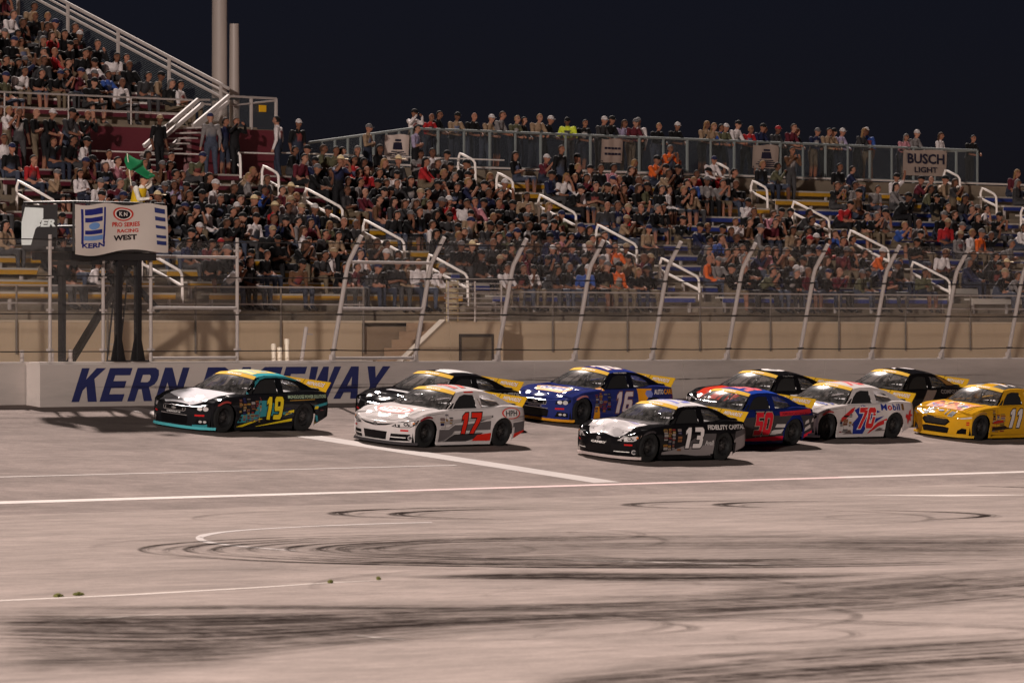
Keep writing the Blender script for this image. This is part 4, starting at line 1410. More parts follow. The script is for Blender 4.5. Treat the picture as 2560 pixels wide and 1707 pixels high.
def tyre_mesh():
    b = MB()
    w = .135
    b.lathe([(.215, -w * .86), (.25, -w), (.30, -w), (.322, -w * .93), (TR, -w * .74), (TR, w * .74), (.322, w * .93), (.30, w), (.25, w), (.215, w * .86)], 36, 'y')
    return b.mesh('tyre', [M_TYRE], smooth=40)
def rim_mesh():
    b = MB()
    b.lathe([(.215, -.11), (.222, .10), (.214, .125), (.205, .118), (.196, .07), (.15, .045), (.13, .06), (.085, .07), (.06, .07), (0, .075)], 30, 'y')
    for k in range(10):
        t = 2 * math.pi * k / 10
        b.lathe([(0, .062), (.022, .062), (.022, .067), (0, .067)], 8, 'y', 0, (.172 * math.cos(t), -.005, .172 * math.sin(t)))
    return b.mesh('rim', [M_RIM], smooth=40)
def hub_mesh():
    b = MB()
    b.lathe([(.05, .07), (.045, .10), (0, .105)], 14, 'y')
    for k in range(5):
        t = 2 * math.pi * k / 5
        b.lathe([(.012, .07), (.012, .095), (0, .096)], 6, 'y', 0, (.08 * math.cos(t), 0, .08 * math.sin(t)))
    return b.mesh('hub', [M_HUB], smooth=40)
ME_TYRE, ME_RIM, ME_HUB = tyre_mesh(), rim_mesh(), hub_mesh()
def chassis_mesh():
    b = MB()
    b.box(-3.2, .35, -.60, .60, .10, .16)
    b.box(-2.25, -.42, -.84, .84, .10, .13)
    b.box(-.62, -.58, -.70, .70, .13, .80)
    b.box(-2.25, -2.2, -.68, .68, .13, .80)
    b.box(-.60, .40, -.50, .50, .13, .45)
    for xc in (0, -WBASE):
        for s in (-1, 1): b.box(xc - .36, xc + .36, s * .58, s * .55, .13, .58)
    return b.mesh('chassis', [M_BLACK])
ME_CH = chassis_mesh()
b = MB(); b.box(-3.2, -2.2, -.66, .66, .80, .815)
ME_TRAY = b.mesh('added_pale_tray', [mat('pale_sheet', rgb(200, 194, 190), .6, .06, 5.0)])  # pale sheet added so the quarter windows look bright
def cage_mesh():
    b = MB()
    r = .022
    for s in (-1, 1):
        b.tube([(-.75, s * .66, .55), (-.82, s * .66, .82), (-1.42, s * .49, 1.16), (-1.75, s * .48, 1.18), (-1.95, s * .48, 1.18), (-1.98, s * .62, .6), (-1.98, s * .62, .2)], r, 6)
        b.tube([(-1.95, s * .46, 1.16), (-2.9, s * .42, .84)], r, 6)
    b.tube([(-1.95, .48, 1.18), (-1.95, -.48, 1.18)], r, 6)
    b.tube([(-1.42, .49, 1.16), (-1.42, -.49, 1.16)], r, 6)
    b.tube([(-1.96, .55, .9), (-1.96, -.55, .6)], r, 6)
    b.tube([(-.80, .60, .83), (-.80, -.60, .83)], r, 6)
    b.tube([(-.82, .08, .84), (-1.40, .06, 1.17)], r * .8, 6)
    b.tube([(-.82, -.30, .84), (-1.40, -.22, 1.17)], r * .6, 6)
    return b.mesh('roll_cage', [M_CAGE], smooth=40)
ME_CAGE = cage_mesh()
def seat_mesh():
    b = MB()
    b.box(-1.95, -1.45, .12, .58, .18, .36)
    P = []
    for (z, w, x) in ((.30, .25, -1.92), (.6, .27, -1.97), (.85, .24, -2.02), (.95, .17, -2.03), (1.08, .17, -2.04)):
        P.append([(x + .22, .35 - w, z), (x + .03, .35 - w, z), (x, .35, z), (x + .03, .35 + w, z), (x + .22, .35 + w, z)])
    b.grid(P)
    b.grid([[(p[0] - .04, p[1], p[2]) for p in r] for r in P])
    return b.mesh('racing_seat', [M_INT], smooth=40)
ME_SEAT = seat_mesh()
def wheel_mesh():
    b = MB()
    b.tube([(-1.22 - .05 * math.sin(t) , .35 + .17 * math.cos(t), .82 + .17 * math.sin(t)) for t in np.linspace(0, 2 * math.pi, 17)], .016, 6)
    b.tube([(-1.22, .35, .82), (-.9, .35, .72)], .025, 6)
    for t in (0, 2.1, 4.2): b.tube([(-1.22, .35, .82), (-1.22 - .05 * math.sin(t), .35 + .17 * math.cos(t), .82 + .17 * math.sin(t))], .012, 5)
    return b.mesh('steering_wheel', [M_INT], smooth=40)
ME_SW = wheel_mesh()
def splitter_mesh():
    b = MB()
    P0 = [(x + .06 * (1 if x > .5 else .6), y * 1.01) for x, y in NOSE] + [(.27, .90)]
    ring = P0[::-1][:-1] + [(x, -y) for x, y in P0]
    n = len(ring)
    for z0_, z1_ in ((.055, .075),):
        b.add([(x, y, z0_) for x, y in ring] + [(x, y, z1_) for x, y in ring], [tuple(range(n)), tuple(range(n, 2 * n))[::-1]] + [(i, i + n, (i + 1) % n + n, (i + 1) % n) for i in range(n)])
    inner = [(x - .015, y * .985) for x, y in ring]
    b.add([(x, y, .074) for x, y in ring] + [(x * .0 + xi - .005, yi, .115) for (x, y), (xi, yi) in zip(ring, inner)], [(i, i + 1, i + 1 + n, i + n) for i in range(n - 1)])
    return b.mesh('splitter', [M_BLACK], smooth=30)
ME_SPL = splitter_mesh()
def skirt_mesh(s):
    b = MB()
    b.box(-2.30, -.39, min(s * .868, s * .886), max(s * .868, s * .886), .055, .125)
    return b.mesh('side_skirt', [M_BLACK])
ME_SK = {s: skirt_mesh(s) for s in (1, -1)}
# spoiler: a bent blade across the deck lid
SPB, SPT = Vector((-3.53, 0, .90)), Vector((-3.69, 0, 1.075))
def spoil_fn(u, v, e=0.0):
    s = u * 2 - 1
    p = SPB.lerp(SPT, v) + Vector((.02 * (1 - s * s), s * (.74 - .0 * v), -.045 * s * s * (1 - v)))
    return p + Vector((.67, 0, .74)) * e
def spoiler_mesh():
    b = MB()
    b.grid(patch(lambda u, v: spoil_fn(u, v), 12, 3))
    b.grid(patch(lambda u, v: spoil_fn(u, v, -.012), 12, 3))
    b.grid([[spoil_fn(i / 12, 1), spoil_fn(i / 12, 1, -.012)] for i in range(13)])
    return b.mesh('spoiler', [M_BANNER], smooth=40)
ME_SPOIL = spoiler_mesh()
b = MB()
b.grid([[spoil_fn(.493 + .014 * i, v, .004) for i in (0, 1)] for v in (0, 1)])
ME_SPGAP = b.mesh('spoiler_hinge', [flat(rgb(120, 90, 20))])
b = MB(); b.box(-3.42, -3.36, .34, .62, .895, .925); b.box(-3.42, -3.36, -.62, -.34, .895, .925)
ME_FLAP = b.mesh('deck_flap', [M_BLACK])
def helmet_mesh():
    b = MB()
    for i in range(1):
        b.lathe([(0, .16), (.06, .15), (.11, .11), (.135, .04), (.138, -.03), (.12, -.10), (.09, -.13), (0, -.13)], 18, 'z')
    b.v = [(x * 1.12, y, z) for x, y, z in b.v]
    return b
def surface_bvh(body):
    V, F_ = [], []
    for me in (body, HOOD if body is BODY else HOOD13, ME_ROOF, ME_WS, SIDES[1], SIDES[-1], NETS[1], QW[1]):
        o = len(V)
        V += [tuple(p.co) for p in me.vertices]
        F_ += [tuple(o + i for i in p.vertices) for p in me.polygons]
    return BVHTree.FromPolygons(V, F_)
BVH = {id(BODY): surface_bvh(BODY), id(BODY13): surface_bvh(BODY13)}
c40, s40 = math.cos(R(42)), math.sin(R(42))
FRAMES = {  # origin, across, up, direction of projection
    'side': (Vector((0, 3, 0)), Vector((-1, 0, 0)), Vector((0, 0, 1)), Vector((0, -1, 0))),
    'front': (Vector((3, 0, 0)), Vector((0, 1, 0)), Vector((0, 0, 1)), Vector((-1, 0, 0))),
    'hood': (Vector((0, 0, 3)), Vector((0, 1, 0)), Vector((-1, 0, 0)), Vector((0, 0, -1))),
    'roof': (Vector((0, 0, 3)), Vector((-1, 0, 0)), Vector((0, -1, 0)), Vector((0, 0, -1))),
    'fl': (Vector((.43, .74, 0)) + Vector((c40, s40, 0)) * 3, Vector((-s40, c40, 0)), Vector((0, 0, 1)), Vector((-c40, -s40, 0))),
    'fr': (Vector((.43, -.74, 0)) + Vector((c40, -s40, 0)) * 3, Vector((s40, c40, 0)), Vector((0, 0, 1)), Vector((-c40, s40, 0))),
}
class Livery:
    """print and panels laid on the body of one car"""
    def __init__(s, car, parts, body):
        s.car, s.parts, s.bvh, s.lvl = car, parts, BVH[id(body)], {}
    def lay(s, name, pm, frame, m, parent=None, step=.09, e=None):
        o, U, V, d = FRAMES[frame]
        lim = {'fl': 3.0, 'fr': 3.0, 'front': 2.4, 'side': 2.2}.get(frame)
        k = (frame,)
        s.lvl[k] = s.lvl.get(k, 0) + 1
        e = .0025 + .0011 * s.lvl[k] if e is None else e
        if frame == 'hood':
            step = min(step, .045)
            e += .004
        def fn(u, v):
            h = s.bvh.ray_cast(o + U * u + V * v, d, 6)
            if h[0] is None: return None
            if lim and abs(h[3] - lim) > (.5 if frame == 'side' else .36): return None
            n = h[1] if h[1].dot(d) < 0 else -h[1]
            if n.dot(-d) < .12: return None
            return h[0] + n * e
        me = cut_map(pm.v, pm.f, fn, step, name)
        me.materials.append(m)
        return link(name, me, parent or s.car)
    def poly(s, name, pts, frame, m, **kw):
        v, f = tess2d(pts)
        pm = MB(); pm.add(v, f)
        return s.lay(name, pm, frame, m, **kw)
    def polys(s, name, lst, frame, m, **kw):
        pm = MB()
        for pts in lst:
            v, f = tess2d(pts); pm.add(v, f)
        return tag(s.lay(name, pm, frame, m, **kw), kind='stuff' if len(lst) > 1 else None)
    def text(s, name, t, x, y, w, h, frame, m, bold=.03, shear=0.0, parent=None, **kw):
        pm = MB(); txt2(pm, t, x, y, w, h, bold, shear)
        return tag(s.lay(name, pm, frame, m, parent, **kw), kind='stuff')
    def number(s, t, x, y, w, h, frame, col, edge=None, edge2=None, shear=.22, bold=.06, name='race_number'):
        for m, fat in ((edge2, .045), (edge, .024), (col, 0)):
            if m is None: continue
            v, f = block_text(t, w, h, .10, shear, fat)
            pm = MB(); pm.add([(x + a, y + c, 0) for a, c in v], f)
            q = tag(s.lay(name if m is col else name + '_edge', pm, frame, m), kind='stuff')
        return q
def stickers(L, seed, x0, x1, z0, z1, n, frame='side'):
    r = random.Random(seed)
    cols = [rgb(150, 142, 140), rgb(130, 50, 48), rgb(40, 42, 78), rgb(150, 116, 54), rgb(40, 38, 40), rgb(110, 102, 102), rgb(132, 86, 56), rgb(96, 60, 62)]
    pms = {}
    x = x0
    while x < x1 - .06:
        w = min(r.uniform(.13, .24), x1 - x)
        z = z1 - r.uniform(0, .05)
        while z > z0:
            h = r.uniform(.02, .065)
            if r.random() < n:
                c = r.choice(cols)
                a, c_ = x + r.uniform(0, .03), x + w - r.uniform(.005, .05)
                rect(pms.setdefault(c, MB()), a, c_, z - h, z)
                if h > .035: rect(pms.setdefault(r.choice(cols), MB()), a + .015, c_ - .02, z - h * .7, z - h * .35)
            z -= h + r.uniform(.006, .02)
        x += w
    for c, pm in pms.items():
        tag(L.lay('sponsor_stickers', pm, frame, flat(c, .45), step=.2), kind='stuff')
def arc_band(cx, cz, r0, r1, a0, a1, n=14):
    A = [R(a0 + (a1 - a0) * i / n) for i in range(n + 1)]
    return [(cx + r1 * math.cos(a), cz + r1 * math.sin(a)) for a in A] + [(cx + r0 * math.cos(a), cz + r0 * math.sin(a)) for a in A[::-1]]
def rrect(x0, x1, y0, y1, r, n=5):
    P = []
    for (cx, cy, a) in ((x1 - r, y1 - r, 0), (x0 + r, y1 - r, 90), (x0 + r, y0 + r, 180), (x1 - r, y0 + r, 270)):
        for i in range(n + 1): P.append((cx + r * math.cos(R(a + 90 * i / n)), cy + r * math.sin(R(a + 90 * i / n))))
    return P
def oval2(cx, cy, rx, ry, n=26): return [(cx + rx * math.cos(2 * math.pi * i / n), cy + ry * math.sin(2 * math.pi * i / n)) for i in range(n)]
mir = lambda P: [(-x, y) for x, y in P][::-1]
DARK = flat(rgb(16, 15, 17), .35, .3)
REDV = flat(rgb(190, 34, 36), .45)

def nose_sedan(L, lamp=True, word=None):
    """rounded upper grille with a chrome rim, slim lower grille"""
    g_ = L.poly('upper_grille', rrect(-.33, .33, .42, .535, .05), 'front', M_CHROME)
    L.poly('grille_mesh', rrect(-.315, .315, .432, .523, .043), 'front', DARK, parent=g_)
    L.polys('emblem', [[(-.075, .463), (-.03, .463), (-.03, .452), (.03, .452), (.045, .463), (.075, .463), (.06, .489), (.03, .489), (.03, .50), (-.03, .50), (-.045, .489), (-.06, .489)]], 'front', M_CHROME, parent=g_)
    L.poly('lower_grille', [(-.36, .145), (.36, .145), (.40, .30), (.30, .335), (-.30, .335), (-.40, .30)], 'front', DARK)
    L.poly('bumper_trim', [(-.37, .335), (.37, .335), (.385, .35), (-.385, .35)], 'front', M_CHROME)
    if word: L.text('front_lettering', word, -.20, .372, .40, .034, 'front', M_WHITE, .02)
    for s, fr in ((1, 'fl'), (-1, 'fr')):
        P = [(-.27, .455), (-.25, .535), (-.05, .565), (.17, .60), (.10, .53), (.0, .47)]
        if s < 0: P = mir(P)
        hl = L.poly('headlight', P, fr, DARK)
        for (cx, r_) in ((-.16, .045), (-.03, .048)): L.poly('lamp_lens', oval2(s * cx, .51, r_ * 1.25, r_), fr, M_LAMP, parent=hl)
        F_ = [(-.26, .16), (.06, .17), (.04, .27), (-.20, .29)]
        fg = L.poly('fog_pod', F_ if s > 0 else mir(F_), fr, DARK)
        for cx in (-.13, -.03): L.poly('fog_lens', oval2(s * cx, .225, .038, .028), fr, M_LAMP, parent=fg)
        S_ = [(-.26, .335), (-.05, .345), (-.05, .385), (-.26, .375)]
        L.poly('red_sticker', S_ if s > 0 else mir(S_), fr, REDV)
def nose_wide(L, word=None):
    """thin winged upper grille, wide lower grille and side ducts"""
    L.polys('upper_grille', [[(-.50, .515), (-.30, .45), (0, .415), (.30, .45), (.50, .515), (.28, .485), (0, .462), (-.28, .485)]], 'front', DARK)
    em = L.poly('emblem', oval2(0, .462, .062, .042), 'front', M_CHROME)
    L.poly('emblem_core', oval2(0, .462, .046, .028), 'front', DARK, parent=em)
    L.polys('emblem_bar', [oval2(0, .465, .018, .028), oval2(0, .474, .043, .010)], 'front', M_CHROME, parent=em)
    L.poly('lower_grille', [(-.30, .135), (.30, .135), (.335, .315), (-.335, .315)], 'front', DARK)
    if word: L.text('front_lettering', word, -.22, .345, .44, .055, 'front', M_WHITE, .05, .2)
    for s, fr in ((1, 'fl'), (-1, 'fr')):
        P = [(-.34, .45), (-.22, .54), (.0, .568), (.20, .60), (.15, .52), (.02, .455), (-.16, .44)]
        Q = [(-.38, .435), (-.23, .555), (.0, .582), (.23, .615), (.17, .51), (.03, .442), (-.16, .425)]
        L.poly('lamp_surround', Q if s > 0 else mir(Q), fr, DARK)
        hl = L.poly('headlight', P if s > 0 else mir(P), fr, M_LAMP)
        L.poly('lamp_lens', oval2(s * -.07, .512, .05, .042), fr, DARK, parent=hl)
        L.poly('lamp_lens', oval2(s * -.07, .512, .028, .022), fr, M_LAMP, parent=hl)
        A_ = [(.06, .55), (.19, .585), (.13, .53), (.06, .505)]
        L.poly('turn_lamp', A_ if s > 0 else mir(A_), fr, flat(rgb(196, 120, 70), .4), parent=hl)
        F_ = [(-.40, .125), (.10, .15), (.135, .295), (-.38, .285)]
        fg = L.poly('side_duct', F_ if s > 0 else mir(F_), fr, DARK)
        L.poly('fog_lens', oval2(s * .045, .215, .052, .05), fr, M_LAMP, parent=fg)
        L.poly('fog_core', oval2(s * .045, .215, .036, .034), fr, flat(rgb(80, 78, 80), .3), parent=fg)
        T_ = [(-.395, .20), (-.05, .205), (-.05, .222), (-.395, .217)]
        L.poly('duct_bar', T_ if s > 0 else mir(T_), fr, M_WHITE, parent=fg)
        S_ = [(-.18, .35), (.0, .355), (.0, .392), (-.18, .387)]
        L.poly('red_sticker', S_ if s > 0 else mir(S_), fr, REDV)
def nose_hex(L):
    """large six-sided grille with narrow lamps"""
    g_ = L.poly('upper_grille', [(-.42, .42), (-.30, .31), (.30, .31), (.42, .42), (.30, .52), (-.30, .52)], 'front', DARK)
    L.polys('grille_slat', [[(-.36 + abs(z - .42) * .9, z), (.36 - abs(z - .42) * .9, z), (.36 - abs(z - .42) * .9, z + .008), (-.36 + abs(z - .42) * .9, z + .008)] for z in (.35, .375, .40, .425, .45, .475, .50)], 'front', flat(rgb(70, 66, 62), .4), parent=g_)
    L.poly('lower_grille', [(-.36, .13), (.36, .13), (.40, .26), (.28, .285), (-.28, .285), (-.40, .26)], 'front', DARK)
    for s, fr in ((1, 'fl'), (-1, 'fr')):
        P = [(-.20, .515), (-.12, .535), (.12, .575), (.20, .60), (.12, .54), (-.08, .505)]
        L.poly('headlight', P if s > 0 else mir(P), fr, M_LAMP)
        F_ = [(-.22, .14), (.02, .145), (.02, .27), (-.10, .285), (-.20, .22)]
        L.poly('fog_pod', F_ if s > 0 else mir(F_), fr, DARK)
        for z in (.36, .41):
            S_ = [(.0, z), (.16, z + .01), (.16, z + .04), (.0, z + .03)]
            L.poly('red_sticker', S_ if s > 0 else mir(S_), fr, REDV)

def car(label, Fx, Yl, body_c, roof_c, split_c, livery, yaw=0.0, dent=False, helmet=rgb(40, 60, 150), pillar_c=None, skirt_c=None, hood_c=None, name='race_car', steer=0.0):
    Yc = Yl + .915
    o = empty(name, (Fx, Yc, Yc * TB), label=label, cat='race car', group='stock cars racing on the banked straight')
    o.rotation_euler = (Matrix.Rotation(math.atan(TB), 3, 'X') @ Matrix.Rotation(math.pi + R(yaw), 3, 'Z')).to_euler()
    def inst(nm, me, m=None, parent=None, loc=None, rot=None):
        if m is not None:
            me = me.copy()
            me.materials.clear()
            me.materials.append(m)
        return link(nm, me, parent or o, loc, rot)
    bm_ = BODY13 if dent else BODY
    parts = {}
    parts['body'] = inst('body', bm_, body_c)
    inst('hood', HOOD13 if dent else HOOD, hood_c or body_c)
    inst('roof', ME_ROOF, roof_c)
    for s in (1, -1):
        inst('pillars', SIDES[s], pillar_c or roof_c)
        inst('window_net', NETS[s]) if s > 0 else None
        inst('vent_panel', VENTS[s])
        inst('quarter_window', QW[s])
    ws = inst('windshield', ME_WS)
    bn = inst('windshield_banner', ME_BAN, None, ws)
    v, f, asp = text_mesh('MENARDS', .02, .15)
    me = cut_map([(.32 + p[0] / asp * .36, .845 + p[1] * .095, 0) for p in v], f, lambda u, w: ws_fn(u, w, .010), .05, 'banner_lettering')
    me.materials.append(M_WHITE)
    link('banner_lettering', me, ws)
    inst('rear_window', ME_RW)
    inst('chassis', ME_CH); inst('added_pale_tray', ME_TRAY); inst('roll_cage', ME_CAGE); inst('racing_seat', ME_SEAT); inst('steering_wheel', ME_SW)
    hm = helmet_mesh()
    hm.build('driver_helmet', flat(helmet, .3, .6), o, smooth=50, loc=(-1.80, .35, .99))
    inst('splitter', ME_SPL, split_c)
    for s in (1, -1): inst('side_skirt', ME_SK[s], skirt_c or body_c)
    sp = inst('spoiler', ME_SPOIL)
    inst('spoiler_hinge', ME_SPGAP, None, sp)
    v, f, asp = text_mesh('MENARDS', .022, .12)
    for u0 in (.05, .54):
        for (e, grow, m) in ((.004, .012, flat(rgb(150, 60, 40))), (.007, 0, M_WHITE)):
            me = cut_map([(u0 + .04 - grow * .5 + p[0] / asp * (.34 + grow), .36 - grow * 2 + p[1] * (.42 + grow * 4), 0) for p in v], f, lambda u, w: spoil_fn(u, w, e), .06, 'spoiler_lettering')
            me.materials.append(m)
            link('spoiler_lettering', me, sp)
    inst('deck_flap', ME_FLAP)
    for (x, s) in ((0, 1), (0, -1), (-WBASE, 1), (-WBASE, -1)):
        w = empty('wheel', (x, s * .762, TR))
        w.parent = o
        w.rotation_euler = (0, 0, (0 if s > 0 else math.pi) + (R(steer) if x == 0 else 0))
        for nm, me in (('tyre', ME_TYRE), ('rim', ME_RIM), ('hub', ME_HUB)): inst(nm, me, None, w)
    L = Livery(o, parts, bm_)
    # panel gaps, fuel filler and hood pins every car has
    L.polys('panel_gap', [[(.62, .18), (.628, .18), (.70, .76), (.692, .76)], [(-.30, .70), (.62, .755), (.62, .762), (-.30, .708)]], 'side', flat(rgb(24, 22, 22), .8))
    livery(L)
    L.polys('hood_gap', [[(s * .66 - .004, -.30), (s * .66 + .004, -.30), (s * .72 + .004, .62), (s * .72 - .004, .62)] for s in (1, -1)], 'hood', flat(rgb(40, 38, 38), .8))
    L.polys('hood_pin', [oval2(y_, -.40 + .02 * abs(y_), .012, .012, 8) for y_ in (-.42, -.14, .14, .42)], 'hood', M_CHROME)
    return o
V_ = lambda r, g_, b_: flat(rgb(r, g_, b_), .55, .04)
WH, BK, GY, RD_, YE = V_(222, 215, 213), V_(16, 15, 17), V_(92, 88, 90), V_(214, 46, 32), V_(222, 194, 40)
FENDER = lambda L, m=None: L.poly('fender_sticker', arc_band(0, .315, .345, .385, 70, 140), 'side', m or V_(150, 60, 56))

def liv19(L):
    nose_sedan(L, word='CHEVROLET SS')
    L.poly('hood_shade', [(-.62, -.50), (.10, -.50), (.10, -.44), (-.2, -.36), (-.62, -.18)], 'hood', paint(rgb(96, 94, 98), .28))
    teal = V_(54, 132, 142)
    L.polys('teal_panel', [[(.42, .22), (.8, .22), (1.2, .34), (2.28, .40), (2.28, .47), (1.95, .44), (1.75, .60), (1.45, .70), (1.15, .70), (1.0, .42), (.55, .40)], [(2.6, .56), (3.0, .52), (3.66, .60), (3.66, .66), (3.0, .58), (2.7, .62)], [(3.05, .36), (3.13, .36), (3.24, .14), (3.16, .14)]], 'side', teal)
    L.polys('yellow_stripe', [[(.42, .13), (1.15, .30), (1.28, .30), (.55, .10), (.42, .10)], [(.85, .10), (2.26, .24), (2.26, .30), (1.0, .12)], [(2.0, .36), (2.30, .43), (2.30, .49), (2.15, .47)], [(3.02, .14), (3.10, .14), (3.05, .30), (3.0, .28)], [(3.0, .5), (3.14, .5), (3.16, .56), (3.02, .56)]], 'side', YE)
    stickers(L, 1, .44, 1.22, .24, .78, .75)
    L.poly('teal_rail', [(.78, .83), (1.0, .955), (1.20, 1.09), (1.36, 1.172), (1.6, 1.208), (2.0, 1.212), (2.4, 1.18), (2.66, 1.12), (2.66, 1.085), (2.38, 1.135), (2.0, 1.165), (1.62, 1.16), (1.42, 1.12), (1.18, 1.0), (.97, .85)], 'side', teal)
    L.number('19', 1.34, .28, .62, .50, 'side', YE, BK, shear=.15)
    L.text('quarter_lettering', 'MONGOOSE POWER SOLUTIONS', 2.1, .735, 1.36, .075, 'side', V_(170, 190, 160), .02)
    L.poly('sponsor_line', [(2.15, .685), (3.0, .705), (3.0, .72), (2.15, .70)], 'side', V_(170, 130, 60))
    stickers(L, 2, 1.98, 2.28, .36, .58, .6); stickers(L, 3, 3.2, 3.6, .40, .56, .5)
    L.poly('yellow_sticker', [(-.26 + .4, .10), (.16 + .3, .10), (.16 + .3, .17), (.14, .17)], 'fl', YE)
    L.text('lamp_number', '19', -.44, .47, .12, .09, 'fl', YE, .05) if False else None
    FENDER(L)
    L.poly('roof_panel', [(1.42, -.36), (2.25, -.36), (2.25, .40), (1.42, .40)], 'roof', V_(224, 190, 60))
    L.number('19', 1.5, -.30, .62, .56, 'roof', V_(120, 150, 140), None, shear=.1)
    L.poly('nose_teal', [(-.30, .115), (.35, .115), (.35, .20), (.10, .20), (-.05, .16), (-.3, .15)], 'fl', teal)
def liv17(L):
    nose_wide(L)
    gy, lg = V_(96, 90, 92), V_(150, 144, 144)
    L.polys('grey_stripe', [[(.45, .12), (.75, .14), (1.0, .36), (2.25, .38), (2.25, .58), (1.9, .55), (1.3, .50), (1.0, .50), (.8, .40), (.45, .40)], [(3.04, .28), (3.66, .34), (3.66, .56), (3.06, .52)]], 'side', gy)
    L.polys('dark_stripe', [[(.55, .10), (1.0, .29), (2.0, .315), (1.8, .20), (1.3, .10)], [(1.9, .60), (2.32, .70), (2.32, .66), (1.9, .56)]], 'side', V_(58, 54, 56))
    L.polys('silver_line', [[(.46, .14), (.66, .16), (.98, .325), (1.9, .335), (1.9, .325), (1.0, .315), (.7, .14)], [(.5, .43), (.8, .43), (1.0, .53), (2.25, .62), (2.25, .635), (.98, .55), (.78, .45), (.5, .45)], [(3.05, .56), (3.66, .60), (3.66, .615), (3.05, .575)]], 'side', lg)
    L.polys('silver_side', [[(.95, .54), (2.25, .64), (2.3, .70), (.7, .60), (.55, .50)], [(3.05, .60), (3.66, .64), (3.66, .68), (3.08, .66)]], 'side', V_(160, 153, 152))
    L.polys('red_panel', [[(1.55, .06), (2.28, .07), (2.28, .31), (1.80, .27)], [(1.2, .07), (1.6, .06), (1.6, .10)], [(3.0, .14), (3.55, .32), (3.55, .36), (3.05, .27)]], 'side', RD_)
    L.number('17', 1.16, .30, .78, .46, 'side', RD_, BK, shear=.26)
    for nm, col, k in (('logo_ring', RD_, 1), ('logo_field', WH, .86)): L.poly(nm, oval2(2.98, .735, .37 * k, .125 * k), 'side', col)
    L.text('logo_lettering', 'HPH', 2.74, .675, .48, .12, 'side', BK, .02, .1)
    for nm, col, k in (('hood_ring', RD_, 1), ('hood_field', WH, .82)): L.poly(nm, oval2(0, -.05, .50 * k, .26 * k), 'hood', col)
    L.text('hood_lettering', 'HPH', -.30, -.17, .60, .24, 'hood', V_(196, 70, 60), .02)
    L.number('17', 1.48, -.34, .72, .62, 'roof', V_(226, 74, 60), BK, shear=.2)
    L.poly('name_strip', [(1.62, 1.165), (1.95, 1.17), (1.95, 1.195), (1.62, 1.19)], 'side', RD_)
    stickers(L, 5, .42, .92, .54, .77, .5)
    stickers(L, 6, 1.95, 2.02, .88, 1.08, .5)
    for (z, c) in ((.32, BK), (.25, WH), (.17, V_(206, 150, 40)), (.10, YE)): L.poly('side_sticker', [(.135, z), (.30, z), (.30, z + .065), (.135, z + .065)], 'fl', c)
    FENDER(L, V_(120, 40, 46))
def livK(L):
    nose_sedan(L, word='CHEVROLET SS')
    L.poly('hood_band', [(-.42, .12), (.62, .02), (.62, .16), (-.42, .30)], 'hood', V_(150, 146, 148))
    L.poly('roof_panel', [(1.45, -.30), (2.3, -.36), (2.3, .30), (1.8, .34), (1.62, .12), (1.45, .12)], 'roof', V_(206, 202, 200))
    L.text('quarter_lettering', 'PROCTOR', 2.55, .72, 1.0, .12, 'side', V_(170, 168, 166), .05)
    L.number('21', 1.2, .30, .7, .46, 'side', WH, None)
def liv16(L):
    nose_sedan(L, word='CHEVROLET SS')
    yo = V_(226, 150, 34)
    L.poly('hood_hexagon', [(-.52, -.02), (-.36, .22), (.36, .22), (.52, -.02), (.36, -.26), (-.36, -.26)], 'hood', yo, step=.07)
    L.poly('hood_field', [(-.45, .02), (-.33, .13), (.33, .13), (.45, .02), (.33, -.13), (-.33, -.13)], 'hood', WH, step=.07)
    L.text('hood_lettering', 'NAPA', -.36, -.11, .72, .24, 'hood', V_(30, 50, 150), .05, .1)
    L.number('16', 1.22, .27, .72, .50, 'side', V_(206, 190, 190), V_(110, 70, 70), shear=.22)
    L.polys('yellow_panel', [[(.45, .10), (.72, .10), (.62, .44), (.45, .42)], [(.70, .80), (.95, .80), (1.02, .93), (.98, .93)], [(2.12, .50), (2.35, .50), (2.62, .84), (2.08, .84)], [(.4, .08), (2.28, .08), (2.28, .13), (.4, .13)]], 'side', yo)
    L.poly('quarter_hexagon', [(2.36, .72), (2.42, .80), (2.58, .80), (2.64, .72), (2.58, .64), (2.42, .64)], 'side', V_(120, 130, 190))
    L.text('quarter_lettering', 'AUTO', 2.68, .70, .42, .12, 'side', WH, .04, .15)
    L.text('quarter_lettering', 'CARE', 3.12, .70, .42, .12, 'side', yo, .04, .15)
    stickers(L, 8, .44, 1.08, .34, .76, .75)
    L.text('driver_name', 'MARK SOMMER', 1.5, 1.165, .5, .028, 'side', WH, .03)
    L.number('16', 1.46, -.36, .78, .66, 'roof', WH, V_(150, 60, 50), shear=.2)
    L.poly('yellow_sticker', [(.06, .10), (.30, .10), (.30, .18), (.06, .18)], 'fl', YE); stickers(L, 9, .05, .26, .20, .46, .7, 'fl')
    FENDER(L, V_(170, 110, 110))
